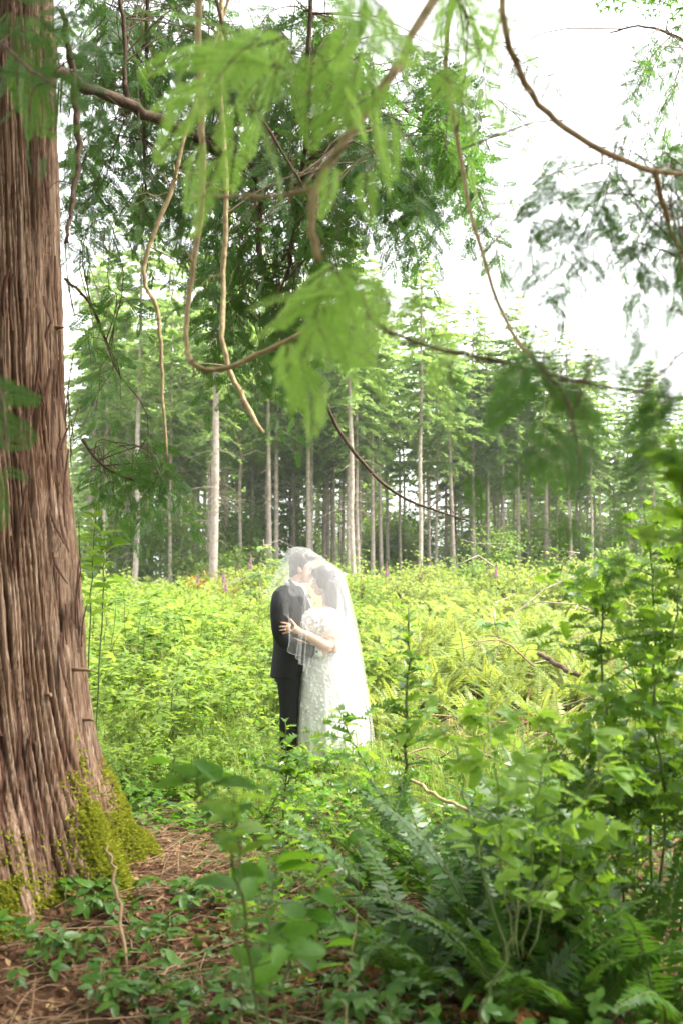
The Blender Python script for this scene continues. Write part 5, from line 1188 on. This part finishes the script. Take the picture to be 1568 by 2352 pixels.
def build_foreground():
    # holly saplings between the camera and the couple
    leafy('holly_sapling', [stem_px((650, 2000, 6.0), (652, 1880, 6.0), (656, 1760, 6.0), (655, 1655, 6.0)), stem_px((654, 1800, 6.0), (700, 1770, 5.95), (760, 1745, 5.95), (800, 1738, 5.9))], 'holly', 100, .095, 'spiny leaved holly sapling in front of the man\'s legs', 'sapling', nsub=7, sub=.30)
    leafy('holly_sapling', [stem_px((905, 1960, 5.7), (880, 1850, 5.75), (840, 1760, 5.8), (800, 1690, 5.8), (772, 1622, 5.8)), stem_px((880, 1850, 5.75), (840, 1830, 5.7), (790, 1800, 5.7))], 'holly', 84, .10, 'arching holly sapling crossing the hem of the white gown', 'sapling', nsub=6, sub=.25)
    leafy('holly_sapling', [stem_px((922, 2010, 5.0), (926, 1850, 5.0), (930, 1700, 5.0), (936, 1560, 5.0), (938, 1395, 5.0))], 'holly', 130, .08, 'tall straight holly sapling with a green stem beside the gown', 'sapling', rad=.009, nsub=14, sub=.18)
    for k, (px, py, d, w_, h_) in enumerate([(600, 1900, 6.2, .3, .4), (760, 1900, 5.9, .35, .35), (830, 1960, 5.4, .35, .4), (1000, 1930, 5.4, .4, .45), (1080, 1850, 5.8, .4, .5), (1160, 1900, 5.2, .45, .5), (700, 1980, 5.4, .3, .3), (560, 1830, 6.6, .3, .35)]):
        b = P(px, py, d); b[2] = float(gz(b[0], b[1])); st = []
        for j in range(4):
            a = RS.uniform(0, 6.28); st.append([b, b + [math.cos(a) * w_ * .4, math.sin(a) * w_ * .4, h_ * .6], b + [math.cos(a) * w_, math.sin(a) * w_, h_ * RS.uniform(.7, 1.1)]])
        leafy('holly_bush', st, 'holly', 46, .075, 'low sprawling holly bush with small spiny leaves on the shaded ground', 'bush', 'low holly bushes in the shade', rad=.004, nsub=2, sub=.2)
    # the big holly on the right
    st = [stem_px((1440, 2150, 4.0), (1420, 1900, 4.0), (1385, 1600, 4.05), (1380, 1400, 4.1), (1420, 1270, 4.2)), stem_px((1500, 2150, 3.9), (1530, 1850, 3.9), (1500, 1600, 3.95), (1560, 1380, 4.0), (1540, 1250, 4.1)),
          stem_px((1470, 2150, 4.1), (1350, 1950, 4.2), (1290, 1780, 4.3), (1270, 1660, 4.4)), stem_px((1520, 2150, 3.9), (1600, 1900, 3.8), (1640, 1600, 3.8)), stem_px((1450, 2150, 4.2), (1460, 1900, 4.4), (1470, 1680, 4.5), (1450, 1500, 4.6)), stem_px((1400, 2150, 3.7), (1300, 2030, 3.6), (1220, 1930, 3.6)), stem_px((1500, 2150, 4.1), (1490, 1700, 4.2), (1500, 1400, 4.3), (1475, 1150, 4.4)), stem_px((1560, 2150, 4.0), (1600, 1700, 4.0), (1580, 1350, 4.1), (1555, 1090, 4.2))]
    leafy('holly_bush', st, 'holly', 300, .092, 'big dark holly bush with glossy spiny leaves and upright stems', 'bush', rad=.0065, mat='stem', nsub=20, sub=.5, extra=2000)
    # broad pale leaves in front of the holly
    st = [stem_px((1180, 2200, 3.1), (1150, 1950, 3.1), (1130, 1750, 3.1), (1110, 1590, 3.15)), stem_px((1200, 2200, 3.0), (1220, 1950, 3.0), (1250, 1750, 3.0), (1330, 1570, 3.0)), stem_px((1170, 2200, 3.2), (1080, 1900, 3.2), (1050, 1740, 3.2), (1000, 1660, 3.25)),
          stem_px((1210, 2200, 3.1), (1290, 1950, 3.15), (1350, 1800, 3.2), (1420, 1690, 3.2)), stem_px((1190, 2200, 3.3), (1190, 1950, 3.4), (1210, 1800, 3.4), (1200, 1660, 3.5))]
    leafy('salmonberry_bush', st, 'tripale', 105, .12, 'bush of broad pale lime leaves in front of the dark holly', 'bush', nsub=6, sub=.34, tmin=.12, rad=.003)
    # bramble rising in the middle foreground
    st = [stem_px((615, 2420, 2.9), (618, 2200, 2.9), (622, 2080, 2.9), (640, 1975, 2.95)), stem_px((640, 2420, 2.9), (660, 2200, 2.95), (690, 2110, 3.0), (735, 2040, 3.0)), stem_px((610, 2420, 2.8), (570, 2150, 2.7), (530, 1960, 2.6), (470, 1820, 2.5), (400, 1750, 2.5))]
    leafy('bramble', st, 'bramble', 62, .105, 'leafy bramble with ridged ovate leaves rising from the shaded floor', 'bramble', rad=.005, nsub=4, sub=.25, tmin=.12)
    leafy('bramble', [stem_px((560, 2400, 2.3), (548, 2150, 2.3), (545, 1950, 2.3), (541, 1820, 2.3))], 'pale', 9, .085, 'single thin bramble shoot with a round sunlit leaf on top', 'bramble', rad=.003, tmin=.6)
    # leaves by the trunk and at the right edge
    leafy('elder_shoot', [stem_px((215, 1900, 6.4), (205, 1600, 6.4), (210, 1350, 6.4), (222, 1165, 6.4)), stem_px((215, 1900, 6.4), (230, 1500, 6.5), (240, 1300, 6.5), (238, 1210, 6.5))], 'pale', 46, .13, 'slim shoot of yellow green leaves growing beside the cedar trunk', 'shrub', rad=.006, nsub=3, sub=.2, tmin=.55)
    leafy('maple_sapling', [stem_px((1700, 2100, 2.2), (1640, 1700, 2.2), (1590, 1350, 2.2), (1565, 1100, 2.2), (1545, 1030, 2.2))], 'maple', 24, .10, 'young maple with large sunlit lobed leaves above the holly', 'sapling', rad=.005, nsub=7, sub=.24, tmin=.45)
    # trailing brambles on the floor below the cedar
    for k, (px, py) in enumerate([(150, 2120), (230, 2090), (120, 2260), (190, 2330), (330, 2290), (390, 2200), (300, 2130), (420, 2330), (260, 2230), (90, 2190), (500, 2080), (430, 2080), (350, 1880), (420, 1830), (470, 1900), (520, 1870), (330, 1800), (600, 2330)]):
        b = gp(px, py); st = []
        for j in range(3):
            a = RS.uniform(0, 6.28); l = RS.uniform(.12, .3); st.append([b, b + [math.cos(a) * l * .5, math.sin(a) * l * .5, .12], b + [math.cos(a) * l, math.sin(a) * l, .09]])
        leafy('trailing_bramble', st, 'tri', 13, .115, 'trailing bramble with three part leaves on the brown litter by the cedar', 'bramble', 'trailing brambles under the cedar', rad=.0025, upb=1.0)
    for k, (px, py) in enumerate([(190, 1985), (205, 2010)]):
        pass
    # dark sword ferns, every frond its own part
    FR = []
    for k in range(6):
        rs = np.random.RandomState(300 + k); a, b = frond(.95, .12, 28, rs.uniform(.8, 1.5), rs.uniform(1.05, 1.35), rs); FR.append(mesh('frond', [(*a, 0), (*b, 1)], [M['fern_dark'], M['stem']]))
    DF = []
    for k in range(2):
        rs = np.random.RandomState(310 + k); a, b = frond(.7, .06, 24, 2.1, 1.1, rs); a = (a[0] + rs.normal(0, .008, a[0].shape), a[1]); DF.append(mesh('dead_frond', [(*a, 0), (*b, 0)], [M['brownfern']]))
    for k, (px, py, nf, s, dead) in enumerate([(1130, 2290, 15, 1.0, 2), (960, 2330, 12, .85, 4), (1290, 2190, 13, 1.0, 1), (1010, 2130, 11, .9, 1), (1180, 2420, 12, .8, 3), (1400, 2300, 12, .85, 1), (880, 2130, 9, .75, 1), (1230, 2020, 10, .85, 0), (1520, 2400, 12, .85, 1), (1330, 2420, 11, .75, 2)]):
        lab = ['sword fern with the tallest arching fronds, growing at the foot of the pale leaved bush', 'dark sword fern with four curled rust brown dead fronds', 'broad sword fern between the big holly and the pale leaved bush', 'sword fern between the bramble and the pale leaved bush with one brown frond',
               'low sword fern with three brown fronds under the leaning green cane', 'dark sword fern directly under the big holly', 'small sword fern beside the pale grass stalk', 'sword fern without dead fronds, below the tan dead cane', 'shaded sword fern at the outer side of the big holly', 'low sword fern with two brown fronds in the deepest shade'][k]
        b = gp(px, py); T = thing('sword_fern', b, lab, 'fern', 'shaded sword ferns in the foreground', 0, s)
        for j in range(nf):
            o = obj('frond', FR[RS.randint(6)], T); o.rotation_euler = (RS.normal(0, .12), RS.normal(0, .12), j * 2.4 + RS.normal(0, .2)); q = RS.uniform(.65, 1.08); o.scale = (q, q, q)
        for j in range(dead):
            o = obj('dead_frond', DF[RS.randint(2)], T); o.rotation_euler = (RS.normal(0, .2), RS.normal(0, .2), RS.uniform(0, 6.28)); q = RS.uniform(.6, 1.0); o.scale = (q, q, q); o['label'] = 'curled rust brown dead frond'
    # shaded undergrowth between them
    def carpet(name, label, cat, n, region, zr, size, tset, mat, tiltz=.35):
        px = RS.uniform(region[0], region[2], n); py = region[1] + (region[3] - region[1]) * RS.rand(n) ** 1.1
        y = CAM_H * F_PX / (py - 1330); x = (px - 784) / F_PX * y; z = gz(x, y) + RS.uniform(*zr, n) * (.4 + .6 * (vnoise(x * 2.2, y * 2.2, 77) > -.1))
        keep = np.hypot(x - TC[0], y - TC[1]) > 1.15; x, y, z = x[keep], y[keep], z[keep]; n = len(x)
        dd = RS.normal(0, 1, (n, 3)); dd[:, 2] *= tiltz; up = np.tile([0, 0, 1.], (n, 1)) + RS.normal(0, .4, (n, 3)); s = size * RS.uniform(.55, 1.25, n); R = frames(dd, up); pos = np.stack([x, y, z], -1); q = len(tset)
        parts = [(*scatter(tset[v][0], tset[v][1], R[v::q], pos[v::q], np.repeat(s[v::q, None], 3, 1)), 0) for v in range(q)]
        tag(obj(name, mesh(name, parts, [M[mat]])), label, cat, kind='stuff')
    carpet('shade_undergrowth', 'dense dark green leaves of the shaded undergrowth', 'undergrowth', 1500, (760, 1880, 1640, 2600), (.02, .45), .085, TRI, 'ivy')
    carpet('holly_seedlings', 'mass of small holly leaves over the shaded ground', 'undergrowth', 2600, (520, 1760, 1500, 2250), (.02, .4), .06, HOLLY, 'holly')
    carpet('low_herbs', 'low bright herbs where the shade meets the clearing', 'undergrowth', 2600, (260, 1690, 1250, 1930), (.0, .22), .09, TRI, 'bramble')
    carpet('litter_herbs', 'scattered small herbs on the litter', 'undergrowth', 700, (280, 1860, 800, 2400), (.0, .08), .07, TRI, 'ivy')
    # litter: brown leaves and thin dead twigs
    n = 19000; y = RS.uniform(2.6, 8.2, n); x = RS.uniform(-1, 1, n) * (y * .36 + .3); z = gz(x, y) + .018 * vnoise(x * 7, y * 7, 4) + .010 * vnoise(x * 19, y * 19, 5) + RS.uniform(.004, .03, n)
    keep = np.hypot(x - TC[0], y - TC[1]) > .75; x, y, z = x[keep], y[keep], z[keep]; n = len(x)
    dd = RS.normal(0, 1, (n, 3)); dd[:, 2] *= .3; V, Fc = scatter(LEAF2[0] * [1.1, 1, 2.2], LEAF2[1], frames(dd, np.tile([0, 0, 1.], (n, 1)) + RS.normal(0, .5, (n, 3))), np.stack([x, y, z], -1), np.repeat(RS.uniform(.014, .045, n)[:, None], 3, 1))
    tag(obj('leaf_litter', mesh('leaf_litter', [(V, Fc, 0)], [M['litter']])), 'brown leaf litter covering the ground under the cedar', 'leaf litter', kind='stuff')
    tw = []
    for k in range(1500):
        y = RS.uniform(2.7, 7.0); x = RS.uniform(-y * .36, y * .36 if y < 4.5 else .8); a = RS.normal(.5, 1.0); l = RS.uniform(.08, .42) * (1 if RS.rand() < .8 else 1.6)
        if math.hypot(x - TC[0], y - TC[1]) < .95: continue
        d = np.array([math.cos(a), math.sin(a), RS.normal(0, .10)]); z = float(gz(x, y)) + RS.uniform(.012, .07); c = np.array([x, y, z])
        tw.append(tube([c - d * l / 2, c + RS.normal(0, .015, 3), c + d * l / 2], [.0028, .0024, .0012], 4, False))
    V, Fc = merge(tw); tag(obj('twig_litter', mesh('twig_litter', [(V, Fc, 0)], [M['drystick']])), 'thin dry twigs matted over the litter under the cedar', 'twig litter', kind='stuff')
    # sticks one can count
    def stick(pts, r, label, mat='drystick', group=None, name='stick'):
        c = catmull([P(*p) for p in pts], 16); c[1:-1] += RS.normal(0, .006, (14, 3)); b = c.mean(0); b[2] = c[:, 2].min()
        V, Fc = tube(c - b, r, 7); tag(obj(name, mesh('stick', [(V, Fc, 0)], [M[mat]], True), None, b), label, 'stick', group)
    stick([(248, 1942, 4.3), (262, 2010, 4.25), (276, 2100, 4.2), (290, 2232, 4.1)], [.005, .007, .008], 'slim pale stick leaning upright in front of the mossy root')
    stick([(330, 2075, 4.7), (385, 2062, 4.85), (450, 2030, 5.1)], [.007, .006, .004], 'short pale stick lying on the litter beside the mossy root')
    stick([(305, 2330, 3.75), (350, 2270, 3.9), (420, 2190, 4.1)], [.006, .005, .004], 'pale dry stick lying among the matted twigs')
    stick([(940, 1790, 5.2), (1010, 1830, 4.9), (1080, 1865, 4.6), (1135, 1890, 4.4)], [.009, .009, .007], 'tan dead cane slanting through the holly leaves', 'paletwig')
    stick([(820, 2100, 3.1), (808, 2200, 3.1), (798, 2300, 3.1), (785, 2420, 3.1)], [.002, .0035, .004], 'pale straight grass stalk in the dark undergrowth', 'paletwig', name='dry_stalk')
    stick([(1255, 2010, 2.6), (1190, 2120, 2.6), (1130, 2260, 2.6), (1090, 2380, 2.6)], [.002, .004, .004], 'green leaning bramble cane over the dark ferns', 'stem', name='bramble_cane')
    stick([(1235, 1500, 12.6), (1262, 1515, 12.4), (1300, 1540, 12.0), (1345, 1556, 11.8)], [.028, .033, .028], 'short thick brown log end on the brush pile', 'limb', name='log')
    stick([(1065, 1490, 11.5), (1110, 1472, 11.6), (1160, 1476, 11.8), (1225, 1530, 12)], [.005, .010, .012], 'thin arching grey branch over the brush pile')
    for k in range(120):
        px, py = RS.uniform(960, 1400), RS.uniform(1540, 1800); g = gp(px, py + 15); a = RS.uniform(0, 6.28); l = RS.uniform(.25, .9); d = np.array([math.cos(a), math.sin(a) * .7, RS.normal(.08, .18)])
        c = g + [0, 0, RS.uniform(.03, .25)]; pts = catmull([c - d * l / 2, c + RS.normal(0, .04, 3), c + d * l / 2], 9); b = pts.mean(0); b[2] = pts[:, 2].min(); r = RS.uniform(.006, .017)
        V, Fc = tube(pts - b, [r, r * .9, r * .5], 6); tag(obj('stick', mesh('stick', [(V, Fc, 0)], [M['drystick' if RS.rand() < .6 else 'twig']], True), None, b), 'dead stick in the tangled brush pile right of the couple', 'stick', 'sticks of the brush pile')
    # rust brown dead ferns on the pile
    for k, (px, py, s) in enumerate([(985, 1720, .7), (1030, 1700, .6), (870, 1640, .8), (905, 1600, .6), (1100, 1640, .6), (1210, 1690, .6)]):
        b = gp(px, py); T = thing('dead_fern', b, 'collapsed rust brown dead fern on the brush pile', 'fern', 'dead ferns on the brush pile', 0, s)
        for j in range(7): o = obj('frond', DF[j % 2], T); o.rotation_euler = (RS.normal(0, .3), RS.normal(0, .3), j * .9)
build_foreground()

def build_shade_trees():
    """unseen firs added beside and behind the camera to shade the foreground"""
    tr, tw, cr, _ = conifer(400, 13.0, .14, 3.2, .2)
    hi = conifer(401, 13.5, .40, 2.9, .2)
    for x, y, s, lab in [(3.2, 1.5, 1.0, 'high crowned fir added out of view to shade the ferns'), (2.8, -.8, 1.05, 'high crowned fir added for shade behind the fern patch'), (3.7, -2.0, 1.0, 'full fir added for shade opposite the clearing, closest to the holly'), (-.8, -4.4, 1.05, 'tall full fir added for shade, facing the clearing'), (-5.0, -.8, .95, 'full fir added for shade beside the old cedar')]:
        t = thing('shade_fir', (x, y, float(gz(x, y)) - .05), lab, 'tree', None, RS.uniform(0, 6.28), s); a_ = hi if lab.startswith('high') else (tr, tw, cr); obj('trunk', a_[0], t); obj('dead_branches', a_[1], t)['kind'] = 'stuff'; obj('crown', a_[2], t)
build_shade_trees()

def build_haze():
    """pale air over the clearing"""
    m, N, L, out = nodes('haze'); v = N.new('ShaderNodeVolumePrincipled'); v.inputs['Color'].default_value = (.95, .97, 1, 1); v.inputs['Density'].default_value = .0006; v.inputs['Anisotropy'].default_value = .2
    L.new(v.outputs[0], out.inputs['Volume'])
    x, y0, y1, z0, z1 = 420, -80, 930, -1.6, 20.5
    V = np.array([[a, b_, c_] for a in (-x, x) for b_ in (y0, y1) for c_ in (z0, z1)], float); Fq = np.array([[0, 1, 3, 2], [4, 6, 7, 5], [0, 4, 5, 1], [2, 3, 7, 6], [0, 2, 6, 4], [1, 5, 7, 3]])
    tag(obj('haze', mesh('haze', [(V, Fq, 0)], [m])), kind='stuff')
build_haze()
